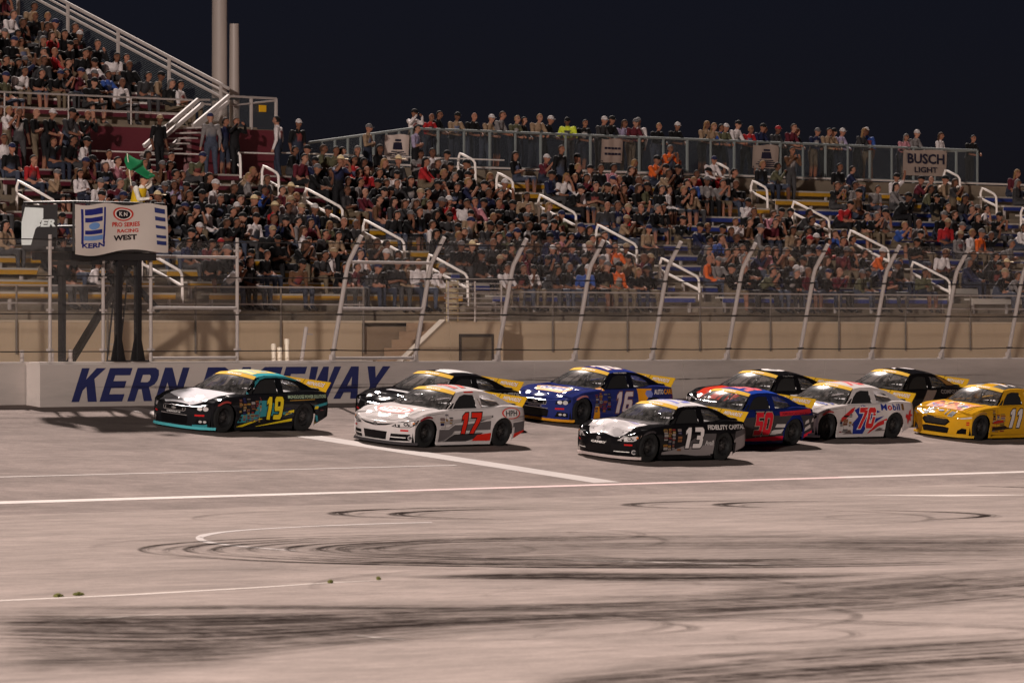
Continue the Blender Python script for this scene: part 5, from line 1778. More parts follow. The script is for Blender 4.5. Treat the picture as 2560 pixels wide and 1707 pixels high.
def liv13(L):
    nose_wide(L, 'CAMRY')
    L.poly('hood_grey', [(-.62, .28), (.62, .22), (.66, .62), (-.66, .62)], 'hood', paint(rgb(110, 106, 108), .24), step=.06)
    L.poly('hood_band', [(-.1, .02), (.50, .0), (.50, .12), (-.1, .14)], 'hood', V_(170, 160, 206))
    L.polys('grey_panel', [[(.45, .08), (2.30, .08), (2.32, .45), (1.5, .40), (.8, .26), (.45, .22)], [(3.02, .18), (3.66, .34), (3.66, .66), (3.2, .62), (3.05, .45)]], 'side', V_(138, 130, 130))
    L.polys('mid_panel', [[(1.2, .32), (2.32, .38), (2.36, .62), (2.0, .62), (1.6, .52)], [(3.05, .50), (3.66, .62), (3.66, .72), (3.1, .66)]], 'side', V_(84, 79, 80))
    L.number('13', 1.22, .30, .74, .46, 'side', V_(222, 214, 212), BK, shear=.2)
    L.text('quarter_lettering', 'FIDELITY CAPITAL', 2.08, .705, 1.42, .105, 'side', V_(206, 200, 198), .03)
    L.text('door_lettering', 'Avail', 1.99, .36, .29, .11, 'side', V_(206, 200, 198), .02)
    stickers(L, 11, .46, .92, .30, .76, .85); stickers(L, 12, .95, 1.14, .28, .76, .6)
    L.number('13', 1.46, -.36, .74, .66, 'roof', V_(104, 110, 190), WH, shear=.2)
    L.text('driver_name', 'JOHN THOMPSON', 1.55, 1.165, .45, .026, 'side', V_(170, 160, 160), .02)
    for (z, c) in ((.46, BK), (.30, V_(206, 130, 40)), (.22, WH), (.10, YE)): L.poly('side_sticker', [(.10, z), (.26, z), (.26, z + .065), (.10, z + .065)], 'fl', c)
    FENDER(L, V_(60, 56, 58))
def liv50(L):
    nose_sedan(L)
    L.polys('charcoal_panel', [[(.42, .10), (2.32, .10), (2.36, .55), (2.6, .74), (.42, .66)], [(2.9, .72), (3.66, .70), (3.66, .40), (3.04, .2), (3.04, .5)]], 'side', V_(64, 60, 62))
    L.polys('check', [[(2.0, .52), (2.32, .52), (2.30, .44), (1.95, .44)], [(1.55, .26), (2.0, .28), (1.9, .36), (1.7, .36)], [(1.2, .22), (1.5, .24), (1.42, .32), (1.3, .32)], [(1.75, .28), (2.2, .30), (2.28, .40), (1.9, .38)], [(3.1, .50), (3.3, .54), (3.3, .62), (3.14, .58)], [(3.1, .34), (3.4, .42), (3.36, .50), (3.12, .42)], [(3.42, .54), (3.64, .58), (3.64, .66), (3.46, .62)]], 'side', V_(200, 192, 190))
    L.polys('pink_panel', [[(.6, .06), (2.28, .06), (2.28, .24), (1.4, .22), (.6, .16)], [(3.02, .16), (3.56, .30), (3.5, .36), (3.05, .25)]], 'side', V_(222, 34, 62))
    L.number('50', 1.10, .27, .78, .52, 'side', V_(206, 36, 50), V_(150, 130, 120), V_(24, 20, 22), shear=.24)
    L.poly('red_strip', [(2.12, .70), (3.42, .76), (3.42, .86), (2.12, .80)], 'side', V_(186, 44, 56))
    L.text('strip_lettering', 'AMERICAN RACING', 2.2, .725, 1.12, .06, 'side', V_(120, 26, 40), .02)
    L.number('50', 1.46, -.36, .76, .66, 'roof', V_(226, 70, 90), V_(30, 24, 40), shear=.2)
def livB2(L):
    nose_sedan(L)
    L.poly('red_side', [(-.6, .1), (.45, .1), (.45, .66), (-.2, .7), (-.6, .6)], 'side', paint(rgb(206, 62, 44), .28), step=.07)
    L.text('lamp_lettering', '001', -.30, .47, .18, .075, 'fr', WH, .03)
    for nm, col, k in (('roof_ring', WH, 1), ('roof_core', BK, .4)): L.poly(nm, oval2(1.86, 0, .34 * k, .26 * k), 'roof', col)
    L.text('driver_name', 'Tony Toste', 1.56, 1.16, .42, .034, 'side', V_(180, 176, 176), .01, .2)
    L.number('9', 1.35, .30, .5, .46, 'side', WH, None)
def liv70(L):
    nose_sedan(L)
    bl, rd = V_(40, 52, 132), V_(196, 44, 46)
    L.polys('blue_panel', [[(1.05, .10), (1.45, .12), (1.62, .40), (1.9, .62), (2.1, .66), (1.4, .82), (1.05, .70), (1.2, .55), (1.0, .40)], [(1.86, .38), (2.24, .56), (1.9, .50)]], 'side', bl)
    L.polys('red_swoosh', [[(1.62, .11), (2.02, .30), (2.34, .38), (2.34, .50), (2.0, .40), (1.72, .22)], [(.5, .52), (.95, .74), (1.1, .78), (1.0, .66), (.52, .40)]], 'side', rd)
    L.number('70', 1.16, .26, .78, .50, 'side', V_(206, 48, 48), V_(222, 214, 210), None, shear=.26)
    for t_, c_, x_, w_ in (('M', bl, 2.12, .22), ('o', rd, 2.37, .16), ('b', bl, 2.56, .13), ('i', bl, 2.72, .045), ('l', bl, 2.80, .045), ('1', V_(120, 84, 40), 2.93, .10)): L.text('quarter_lettering', t_, x_, .69, w_, .15 if t_ not in 'o' else .115, 'side', c_, .02)
    L.polys('winged_emblem', [[(3.10, .52), (3.16, .60), (3.24, .56), (3.30, .66), (3.40, .70), (3.36, .60), (3.48, .56), (3.36, .52), (3.40, .40), (3.30, .46), (3.24, .34), (3.20, .46)]], 'side', rd)
    stickers(L, 14, .44, 1.02, .18, .62, .7)
    L.polys('grime', [[(1.9, .22), (2.05, .28), (2.2, .26), (2.1, .22)], [(.6, .14), (.9, .22), (1.0, .14)], [(1.9, .20), (2.3, .21), (2.3, .225), (1.9, .215)]], 'side', V_(110, 96, 94))
    L.polys('hood_stripe', [[(.1, .46), (.62, .22), (.62, .32), (.3, .56)], [(.35, .60), (.66, .44), (.66, .52), (.5, .62)]], 'hood', bl)
    L.number('70', 1.46, -.36, .78, .66, 'roof', V_(206, 52, 50), V_(236, 200, 196), shear=.2)
    FENDER(L, V_(150, 60, 60))
def livB3(L):
    nose_sedan(L)
    L.polys('grey_chevron', [[(1.3, .30), (1.75, .82), (2.15, .82), (1.7, .3)], [(1.9, .20), (2.6, .55), (3.3, .76), (3.3, .70), (2.4, .3)]], 'side', V_(110, 100, 98))
    L.poly('gold_pillar', [(2.42, 1.15), (2.56, 1.13), (3.14, .93), (3.02, .92), (2.76, .93)], 'side', V_(150, 112, 66))
    L.text('quarter_lettering', 'COMPOUND', 2.30, .735, .92, .10, 'side', V_(110, 106, 108), .03)
    L.polys('roof_shape', [[(1.5, .05), (1.75, .16), (1.72, .32), (1.6, .22)], oval2(1.98, .02, .20, .2)], 'roof', V_(222, 212, 212))
def liv11(L):
    nose_hex(L)
    L.polys('hood_stripe', [[(-.44, -.64), (-.30, -.64), (-.28, -.34), (-.44, -.34)], [(.30, -.64), (.44, -.64), (.42, -.40), (.28, -.40)], [(-.25, -.60), (-.22, -.60), (-.2, -.34), (-.23, -.34)], [(.18, -.60), (.22, -.60), (.2, -.34), (.17, -.34)]], 'hood', BK)
    og = [[(-.60, -.30), (.50, -.30), (.66, .36), (-.62, .36)]]
    L.polys('hood_graphic', og, 'hood', V_(214, 128, 40), step=.07)
    r = random.Random(4)
    for k, c in enumerate(((200, 50, 60), (70, 90, 180), (236, 210, 190), (40, 36, 40), (230, 190, 60), (170, 40, 70))):
        L.polys('graphic_patch', [[(x + r.uniform(.02, .10) * math.cos(t), y + r.uniform(.02, .08) * math.sin(t)) for t in np.linspace(0, 5.6, 8)] for x, y in [(r.uniform(-.5, .45), r.uniform(-.25, .3)) for _ in range(7)]], 'hood', V_(*c))
    L.poly('badge', oval2(0, -.46, .085, .045), 'hood', V_(60, 70, 120))
    L.number('11', 1.14, .30, .72, .46, 'side', V_(206, 198, 194), BK, shear=.3)
    stickers(L, 16, .44, 1.08, .20, .76, .75)
    L.polys('black_panel', [[(.45, .24), (1.2, .28), (1.0, .36), (.45, .32)], [(.45, .10), (2.3, .10), (2.3, .135), (.45, .135)], [(2.0, .45), (2.34, .55), (2.5, .74), (2.2, .74)], [(3.05, .3), (3.6, .42), (3.6, .5), (3.05, .4)]], 'side', V_(46, 34, 26))
    L.polys('red_panel', [[(.5, .40), (.95, .44), (.9, .50), (.5, .47)], [(2.1, .62), (2.9, .80), (2.9, .84), (2.1, .70)]], 'side', V_(170, 50, 34))
    L.polys('roof_black', [[(1.3, -.50), (2.5, -.50), (2.5, -.16), (1.3, -.16)], [(1.3, .18), (2.5, .18), (2.5, .50), (1.3, .50)]], 'roof', BK)
    L.number('11', 1.6, -.36, .74, .66, 'roof', V_(230, 218, 216), None, shear=.2)
    FENDER(L, V_(150, 110, 60))
CARS = [
    ('black and teal stock car with yellow 19, leading beside the wall lettering', -1.94, 9.66, paint(rgb(30, 30, 33)), paint(rgb(70, 166, 178)), paint(rgb(86, 176, 184)), liv19, dict(yaw=.4, helmet=rgb(70, 60, 170), hood_c=paint(rgb(228, 226, 232)), pillar_c=paint(rgb(22, 23, 26)))),  # white hood colour paints in the lights it reflects
    ('white stock car with red 17 and grey stripes crossing the finish line', 1.14, 6.45, paint(rgb(208, 200, 199)), paint(rgb(214, 206, 205)), paint(rgb(70, 66, 68)), liv17, dict(yaw=.6, steer=2)),
    ('plain black stock car half hidden behind the white 17', 4.62, 9.42, paint(rgb(24, 23, 25)), paint(rgb(26, 25, 27)), M_BLACK, livK, {}),
    ('royal blue stock car with white 16 and yellow hood hexagon', 11.0, 9.9, paint(rgb(42, 50, 110)), paint(rgb(44, 58, 128)), paint(rgb(206, 140, 40)), liv16, dict(pillar_c=paint(rgb(22, 22, 34)), helmet=rgb(30, 30, 34))),
    ('black stock car with white 13 and crumpled white hood', 5.1, 3.26, paint(rgb(24, 23, 25)), paint(rgb(226, 220, 222)), paint(rgb(196, 178, 174)), liv13, dict(yaw=-.6, dent=True, hood_c=paint(rgb(228, 222, 224)), pillar_c=paint(rgb(22, 21, 23)))),
    ('dark blue stock car with red 50, checks and pink sill', 10.66, 5.42, paint(rgb(26, 38, 96)), paint(rgb(40, 72, 168)), M_BLACK, liv50, dict(pillar_c=paint(rgb(26, 40, 104)))),
    ('black stock car with orange red nose behind the blue 50', 16.5, 9.0, paint(rgb(22, 21, 23)), paint(rgb(22, 21, 23)), M_BLACK, livB2, dict(hood_c=paint(rgb(206, 62, 44)))),
    ('white stock car with red 70 and blue and red swooshes', 15.9, 6.3, paint(rgb(206, 197, 195)), paint(rgb(216, 208, 206)), paint(rgb(190, 182, 178)), liv70, dict(yaw=-.4)),
    ('black stock car with gold rear pillar behind the white 70', 22.1, 9.05, paint(rgb(24, 23, 25)), paint(rgb(24, 23, 25)), M_BLACK, livB3, {}),
    ('yellow stock car with white 11 and black six sided grille', 21.2, 5.55, paint(rgb(208, 154, 34)), paint(rgb(210, 156, 36)), paint(rgb(206, 158, 46)), liv11, dict(helmet=rgb(210, 190, 60))),
]
for lab, fx_, yl_, bc, rc, sc_, lv, kw in CARS: car(lab, fx_, yl_, bc, rc, sc_, lv, **kw)
# ------------------------------------------------------------------ floodlight mast added out of view, to brighten the cars and the crowd
def fill_mast(x, y, h, aim, watts, lab, col=(1.0, .88, .80)):
    t = empty('added_fill_mast', (x, y, ZI), label=lab, cat='fill_light')
    b = MB(); b.tube([(0, 0, 0), (0, 0, h * .5), (0, 0, h)], [.30, .24, .17], 14); b.build('mast_pole', M_GALV, t, smooth=50)
    d = (Vector(aim) - Vector((x, y, h))).normalized()
    s = d.cross(Vector((0, 0, 1))).normalized()
    b = MB()
    for k in (0, 1): b.bar(s * -2.1 + Vector((0, 0, h - .5 + k * .9)), s * 2.1 + Vector((0, 0, h - .5 + k * .9)), .12)
    b.build('cross_arm', M_GALV, t)
    m, n, l, p = new_mat('lit_lamp_glass')
    p.inputs['Emission Color'].default_value = (*col, 1)
    p.inputs['Emission Strength'].default_value = 40
    for k in range(2):
        for i in range(6):
            c = s * (-1.75 + i * .7) + Vector((0, 0, h - .5 + k * .9)) + d * .16
            q = d.to_track_quat('Z', 'Y').to_matrix()
            b = MB(); b.lathe([(0, -.22), (.10, -.2), (.26, .12), (.28, .16), (.25, .16), (.24, .12)], 14, 'z')
            b.v = [tuple(q @ Vector(v_) + c) for v_ in b.v]
            hd = b.build('lamp_head', M_DARKSTEEL, t, smooth=40)
            b = MB(); b.lathe([(0, .10), (.24, .11)], 14, 'z')
            b.v = [tuple(q @ Vector(v_) + c) for v_ in b.v]
            b.build('lamp_glass', m, hd)
    ld = bpy.data.lights.new('fill_light', 'SPOT')
    ld.energy = watts
    ld.color = col
    ld.spot_size = R(60)
    ld.spot_blend = .6
    ld.shadow_soft_size = 1.6
    lo = bpy.data.objects.new('fill_light', ld)
    COL.objects.link(lo)
    lo.parent = t
    lo.location = Vector((0, 0, h)) + d * .9
    lo.rotation_euler = (-d).to_track_quat('Z', 'Y').to_euler()
    return t
fill_mast(-172, -82, 32, (14, 12, 3), 440000, 'added unseen floodlight mast with twelve lit lamps in the infield')
# ------------------------------------------------------------------ people
def limb(b, A, B, ra, rb, n=10):
    """closed tapered capsule between two joints; radii may be (across, deep)"""
    A, B = Vector(A), Vector(B)
    ra = ra if isinstance(ra, tuple) else (ra, ra)
    rb = rb if isinstance(rb, tuple) else (rb, rb)
    d = (B - A)
    L = d.length
    d = d / L
    sx = Vector((1, 0, 0)) - d * d.x
    if sx.length < .2: sx = Vector((0, 0, 1)) - d * d.z
    sx.normalize()
    sy = d.cross(sx)
    rows = []
    for c, r, sg, ang in [(A, ra, -1, t) for t in (85, 55, 25)] + [(A, ra, 0, 0), (B, rb, 0, 0)] + [(B, rb, 1, t) for t in (25, 55, 85)]:
        cs, sn = math.cos(R(ang)), math.sin(R(ang)) * sg
        rm = min(r)
        rows.append([c + d * (rm * sn) + sx * (r[0] * cs * math.cos(2 * math.pi * k / n)) + sy * (r[1] * cs * math.sin(2 * math.pi * k / n)) for k in range(n)])
    vs = [p for r in rows for p in r]
    fs = [(i * n + k, i * n + (k + 1) % n, (i + 1) * n + (k + 1) % n, (i + 1) * n + k) for i in range(len(rows) - 1) for k in range(n)]
    fs += [tuple(range(n))[::-1], tuple(range((len(rows) - 1) * n, len(rows) * n))]
    b.add(vs, fs)
def head_shape(c, tilt=0.0):
    """a head with brow, nose, chin and ears; the face looks to -y"""
    b = MB()
    n, m = 16, 12
    P = []
    for j in range(m + 1):
        t = math.pi * j / m
        row = []
        for i in range(n):
            a = 2 * math.pi * i / n
            x, y, z = math.sin(t) * math.cos(a) * .077, math.sin(t) * math.sin(a) * .098, math.cos(t) * .118
            if z < 0:
                k = -z / .118
                x *= 1 - .28 * k
                if y > 0: y *= 1 - .35 * k
                else: y *= 1 - .08 * k
            row.append((x, y, z))
        P.append(row + [row[0]])
    b.grid(P)
    b.add([(0, -.088, .03), (-.017, -.09, -.028), (.017, -.09, -.028), (0, -.128, -.024)], [(0, 1, 3), (0, 3, 2), (1, 2, 3), (0, 2, 1)])
    for s in (-1, 1): b.box(s * .072, s * .09, -.012, .024, -.03, .03)
    q = Matrix.Rotation(tilt, 3, 'X')
    b.v = [tuple(q @ Vector(p) + Vector(c)) for p in b.v]
    return b
SK, SH, PA, SO_, FA, SN = range(6)                     # skin, shirt, trousers, shoes, forearm, shin
def figure(J, name, vox=.021, ratio=.30):
    """one continuous body from joints; returns points, faces and what each point wears"""
    keys = list(J)
    idx = {k: i for i, k in enumerate(keys)}
    bones = [('pelvis', 'waist', PA), ('waist', 'chest', SH), ('chest', 'neck', SH), ('neck', 'skull', SK)]
    for s in 'lr':
        bones += [('chest', 'sh' + s, SH), ('sh' + s, 'el' + s, SH), ('el' + s, 'wr' + s, FA), ('wr' + s, 'ha' + s, SK), ('pelvis', 'hi' + s, PA), ('hi' + s, 'kn' + s, PA), ('kn' + s, 'an' + s, SN), ('an' + s, 'to' + s, SO_)]
    rad = {'pelvis': (.15, .12), 'waist': (.145, .105), 'chest': (.155, .115), 'neck': .055, 'skull': .05, 'sh': .068, 'el': .048, 'wr': .033, 'ha': (.03, .042), 'hi': .092, 'kn': .068, 'an': .046, 'to': .042}
    R_ = [rad.get(k, rad.get(k[:-1])) for k in keys]
    sk_ = MB()
    rz_ = lambda k: rad.get(k, rad.get(k[:-1]))
    for a, b_, _ in bones:
        ra, rb = rz_(a), rz_(b_)
        if a == 'chest' and b_ == 'neck': ra, rb = (.13, .09), .06
        if a == 'neck': ra, rb = .052, .05
        if a == 'chest' and b_[:2] == 'sh': ra, rb = .085, .07
        if a == 'pelvis' and b_[:2] == 'hi': ra, rb = .10, .092
        limb(sk_, J[a], J[b_], ra, rb)
    hc = Vector(J['head'] if 'head' in J else J['skull']) + Vector((0, -.012, .075))
    hb = head_shape(hc, 0)
    V = sk_.v + hb.v
    o = len(sk_.v)
    F_ = sk_.f + [tuple(o + i for i in f) for f in hb.f]
    m2 = bpy.data.meshes.new(name)
    m2.from_pydata(V, [], F_)
    ob = bpy.data.objects.new(name, m2)
    COL.objects.link(ob)
    rm = ob.modifiers.new('r', 'REMESH')
    rm.mode = 'VOXEL'
    rm.voxel_size = vox
    dc = ob.modifiers.new('d', 'DECIMATE')
    dc.ratio = ratio
    bpy.context.view_layer.update()
    fin = bpy.data.meshes.new_from_object(ob.evaluated_get(bpy.context.evaluated_depsgraph_get()))
    bpy.data.objects.remove(ob)
    P = np.array([v.co[:] for v in fin.vertices], np.float32)
    Fc = [tuple(p.vertices) for p in fin.polygons]
    bpy.data.meshes.remove(fin)
    best = np.full(len(P), 1e9)
    reg = np.zeros(len(P), int)
    for a, b_, r_ in bones:
        A, B = np.array(J[a]), np.array(J[b_])
        d = B - A
        t = np.clip(((P - A) @ d) / (d @ d), 0, 1)
        dist = np.linalg.norm(P - (A + t[:, None] * d), axis=1)
        rr = R_[idx[a]]
        rr = rr[0] if isinstance(rr, tuple) else rr
        dist = dist - rr * .6
        k = dist < best
        best[k] = dist[k]
        reg[k] = r_
    hd = np.linalg.norm((P - np.array(hc)) / np.array((.095, .13, .135)), axis=1) < 1.05
    reg[hd] = SK
    # eye sockets and mouth read a little darker than the rest of the face
    loc = P - np.array(hc)
    eye = hd & (loc[:, 1] < -.06) & (np.abs(np.abs(loc[:, 0]) - .032) < .018) & (np.abs(loc[:, 2] - .018) < .016)
    return P, Fc, reg, np.array(hc), eye
def seated(lean=0.0, arms='lap', spread=0.0, twist=0.0):
    J = {'pelvis': (0, .02, .10), 'waist': (0, .03 - lean * .3, .25), 'chest': (twist * .05, .02 - lean, .42 - lean * .25), 'neck': (twist * .06, -.01 - lean * 1.35, .56 - lean * .4)}
    n = J['neck']
    J['skull'] = (n[0] + twist * .03, n[1] - .02 - lean * .1, n[2] + .075)
    c = J['chest']
    for s, k in ((1, 'l'), (-1, 'r')):
        sh = (c[0] + s * .175, c[1] - twist * s * .05, c[2] + .075)
        J['sh' + k] = sh
        A = {'lap': ((s * .24, sh[1] - .03, .25), (s * .15, -.22, .17), (s * .09, -.29, .18)),
             'phone': ((s * .22, sh[1] - .16, .30), (s * .10, sh[1] - .28, .50), (s * .06, sh[1] - .31, .56)),
             'cross': ((s * .25, sh[1] - .06, .26), (s * .06, sh[1] - .20, .31), (-s * .06, sh[1] - .20, .33)),
             'knees': ((s * .22, -.24, .24), (s * .12, -.42, .20), (s * .06, -.48, .20)),
             'face': ((s * .20, sh[1] - .20, .28), (s * .12, sh[1] - .20, .50), (s * .09, sh[1] - .16, .60)) if s > 0 else ((s * .24, sh[1] - .03, .25), (s * .12, -.22, .19), (s * .03, -.28, .20)),
             'wave': ((s * .30, sh[1] - .05, .60), (s * .30, sh[1] - .12, .82), (s * .28, sh[1] - .14, .90)) if s > 0 else ((s * .24, sh[1] - .03, .25), (s * .12, -.22, .19), (s * .03, -.28, .20))}[arms]
        J['el' + k], J['wr' + k], J['ha' + k] = A
        J['hi' + k] = (s * .09, -.02, .09)
        J['kn' + k] = (s * (.12 + spread), -.43, .11)
        J['an' + k] = (s * (.11 + spread * .7), -.44, -.30)
        J['to' + k] = (s * (.13 + spread), -.57, -.37)
    return J
def standing(lean=0.0, arms='down', h=1.0, stride=0.0):
    J = {'pelvis': (0, .02, .92), 'waist': (0, .02 - lean * .3, 1.07), 'chest': (0, .02 - lean, 1.26 - lean * .15), 'neck': (0, 0 - lean * 1.4, 1.42 - lean * .35)}
    n = J['neck']
    J['skull'] = (n[0], n[1] - .02 - lean * .15, n[2] + .075)
    c = J['chest']
    for s, k in ((1, 'l'), (-1, 'r')):
        sh = (s * .185, c[1], c[2] + .085)
        J['sh' + k] = sh
        A = {'down': ((s * .25, sh[1] + .02, sh[2] - .28), (s * .26, sh[1] - .06, sh[2] - .50), (s * .26, sh[1] - .09, sh[2] - .58)),
             'rail': ((s * .27, sh[1] - .12, sh[2] - .26), (s * .14, sh[1] - .32, sh[2] - .33), (s * .06, sh[1] - .36, sh[2] - .33)),
             'phone': ((s * .24, sh[1] - .14, sh[2] - .18), (s * .11, sh[1] - .26, sh[2] + .02), (s * .06, sh[1] - .28, sh[2] + .09)),
             'glasses': ((s * .30, sh[1] - .12, sh[2] - .06), (s * .15, sh[1] - .22, sh[2] + .14), (s * .08, sh[1] - .20, sh[2] + .19)),
             'cross': ((s * .27, sh[1] - .05, sh[2] - .26), (s * .06, sh[1] - .20, sh[2] - .20), (-s * .07, sh[1] - .19, sh[2] - .18)),
             'flag': ((s * .30, sh[1] - .10, sh[2] + .10), (s * .22, sh[1] - .16, sh[2] + .34), (s * .20, sh[1] - .18, sh[2] + .42)) if s < 0 else ((s * .27, sh[1] - .12, sh[2] - .24), (s * .2, sh[1] - .32, sh[2] - .22), (s * .16, sh[1] - .38, sh[2] - .22))}[arms]
        J['el' + k], J['wr' + k], J['ha' + k] = A
        J['hi' + k] = (s * .095, .02, .90)
        J['kn' + k] = (s * .10, -.02 - s * stride, .50)
        J['an' + k] = (s * .10, .03 - s * stride * 1.6, .08)
        J['to' + k] = (s * .12, -.12 - s * stride * 1.6, .035)
    return {k: (v[0] * h, v[1] * h, v[2] * h) for k, v in J.items()} if h != 1 else J
SEAT = [figure(seated(*a), 'sitter') for a in ((0, 'lap', .02, 0), (.06, 'phone', .03, 0), (.02, 'cross', .0, .5), (.16, 'knees', .06, 0), (.03, 'face', .03, -.5), (-.03, 'lap', .08, .8), (.09, 'lap', .0, -.9), (0, 'wave', .03, 0), (.12, 'lap', .05, .4), (.20, 'phone', .04, -.3), (-.05, 'cross', .06, -.6), (.10, 'face', .0, .5), (.22, 'knees', .02, .6), (.04, 'knees', .09, -.4))]
STAND = [figure(standing(*a), 'stander') for a in ((.10, 'rail', 1, 0), (0, 'down', 1, .05), (.02, 'phone', 1, 0), (0, 'cross', 1, .03), (.02, 'glasses', 1, .04), (.14, 'rail', 1, .06))]
FLAGF = figure(standing(.10, 'flag', 1, .04), 'flag_waver', .017, .5)
def dome(cut, sx, sy, sz, n=14, m=7, c=(0, 0, 0)):
    P = []
    for j in range(m + 1):
        t = cut * j / m
        P.append([(c[0] + sx * math.sin(t) * math.cos(2 * math.pi * i / n), c[1] + sy * math.sin(t) * math.sin(2 * math.pi * i / n), c[2] + sz * math.cos(t)) for i in range(n + 1)])
    return P
def hair_shapes():
    H = {}
    b = MB()
    P = dome(math.pi * .62, .088, .110, .128, c=(0, .006, 0))
    P = [[(x, y + (.035 if y < -.03 and z < .06 else 0), z + (.05 if y < -.045 and z < .05 else 0)) for x, y, z in r] for r in P]
    b.grid(P); H['short'] = b
    b = MB()
    P = dome(math.pi * .60, .094, .112, .130, c=(0, .010, 0))
    P = [[(x, y + (.04 if y < -.03 and z < .06 else 0), z + (.06 if y < -.045 and z < .05 else 0)) for x, y, z in r] for r in P]
    b.grid(P)
    b.grid([[(x * (1.05 - .25 * k / 5), max(y, .0) * (1 - .1 * k / 5) + .02 + .012 * k, -.02 - .052 * k) for x, y in [(.096 * math.cos(t), .10 * math.sin(t)) for t in np.linspace(-.35, math.pi + .35, 12)]] for k in range(6)])
    H['long'] = b
    b = MB()
    b.grid(dome(math.pi * .47, .092, .114, .118, c=(0, .0, .025)))
    b.grid([[(.075 * math.cos(t) * (1 if k == 0 else 1.0), -.085 * math.sin(t) - .085 * k * math.sin(t), .036 - .012 * k) for t in np.linspace(.15, math.pi - .15, 10)] for k in (0, 1)])
    b.grid([[(.075 * math.cos(t), -.085 * math.sin(t) - .085 * k * math.sin(t), .028 - .012 * k) for t in np.linspace(.15, math.pi - .15, 10)] for k in (0, 1)])
    H['cap'] = b
    b = MB()
    b.grid(dome(math.pi * .47, .086, .108, .135, c=(0, .0, .03)))
    b.grid([[((.09 + .10 * k) * math.cos(t), (.11 + .11 * k) * math.sin(t), .04 + .03 * k * abs(math.cos(t))) for t in np.linspace(0, 2 * math.pi, 19)] for k in (0, 1)])
    H['hat'] = b
    return {k: (np.array(v.v, np.float32) * .95, v.f) for k, v in H.items()}
HAIR = hair_shapes()
def person_mat():
    m, n, l, p = new_mat('person_colours')
    at = n.new('ShaderNodeAttribute')
    at.attribute_name = 'Col'
    tc = n.new('ShaderNodeTexCoord')
    nz = n.new('ShaderNodeTexNoise')
    nz.inputs['Scale'].default_value = 14
    nz.inputs['Detail'].default_value = 4
    l.new(tc.outputs['Object'], nz.inputs[0])
    mr = n.new('ShaderNodeMapRange')
    mr.inputs[3].default_value = .55
    mr.inputs[4].default_value = 1.3
    l.new(nz.outputs[0], mr.inputs[0])
    vm = n.new('ShaderNodeVectorMath')
    vm.operation = 'SCALE'
    l.new(at.outputs['Color'], vm.inputs[0])
    l.new(mr.outputs[0], vm.inputs['Scale'])
    l.new(vm.outputs[0], p.inputs['Base Color'])
    p.inputs['Roughness'].default_value = .8
    p.inputs['Specular IOR Level'].default_value = .2
    b = n.new('ShaderNodeBump')
    b.inputs['Strength'].default_value = .5
    b.inputs['Distance'].default_value = .03
    l.new(nz.outputs[0], b.inputs['Height'])
    l.new(b.outputs[0], p.inputs['Normal'])
    return m
M_PERSON = person_mat()
SHIRTS = [('black', (17, 16, 18), 34), ('black', (26, 25, 27), 12), ('charcoal', (52, 50, 52), 9), ('navy', (30, 34, 62), 7), ('grey', (118, 112, 112), 8), ('white', (204, 194, 194), 7), ('red', (158, 34, 38), 3), ('blue', (48, 74, 140), 1.6), ('tan', (140, 116, 94), 4), ('pink', (180, 120, 130), 1.3), ('maroon', (86, 30, 40), 4), ('olive', (82, 80, 60), 3), ('lavender', (150, 138, 164), 1.3), ('orange', (206, 92, 36), .6), ('brown', (94, 66, 48), 3)]
SKINS = [(150, 103, 84), (136, 93, 74), (116, 78, 61), (158, 114, 95), (100, 66, 51)]
PANTS = [('jeans', (44, 48, 62)), ('black', (22, 21, 24)), ('khaki', (104, 90, 74)), ('grey', (62, 60, 62)), ('jeans', (62, 67, 82)), ('black', (28, 27, 30))]
HCOL = [('dark', (30, 24, 22)), ('brown', (66, 46, 34)), ('blond', (136, 104, 70)), ('grey', (104, 98, 96)), ('dark', (22, 19, 19))]
CAPC = [('black', (20, 20, 22)), ('white', (186, 178, 178)), ('grey', (96, 92, 94)), ('red', (150, 40, 44)), ('navy', (34, 38, 70)), ('tan', (148, 126, 100))]
CAPW = [42, 7, 16, 4, 16, 9]
pick = lambda r, lst: r.choices(lst, [x[-1] for x in lst])[0]
def dress(r, shirt=None, head=None):
    s = next((q for q in SHIRTS if q[0] == shirt), None) if shirt else pick(r, SHIRTS)
    if shirt and s is None: s = (shirt[0], shirt[1], 1)
    sk = rgb(*r.choice(SKINS))
    pn = rgb(*r.choice(PANTS)[1])
    long_ = r.random() < .38
    shorts = r.random() < .25
    kind = head[0] if head else r.choices(['short', 'cap', 'long', 'none', 'hat'], [40, 36, 18, 5, 1])[0]
    hc = r.choices(CAPC, CAPW)[0] if kind == 'cap' else (('straw', (206, 186, 150)) if kind == 'hat' else r.choices(HCOL, [34, 24, 10, 8, 24])[0])
    if head and len(head) > 1: hc = head[1]
    return dict(print=rgb(*r.choice([(150, 142, 140), (120, 60, 58), (90, 96, 120), (60, 58, 60)])) if r.random() < .3 else None, shirt=s, skin=sk, pants=pn, long=long_, shorts=shorts, kind=kind, hc=hc)
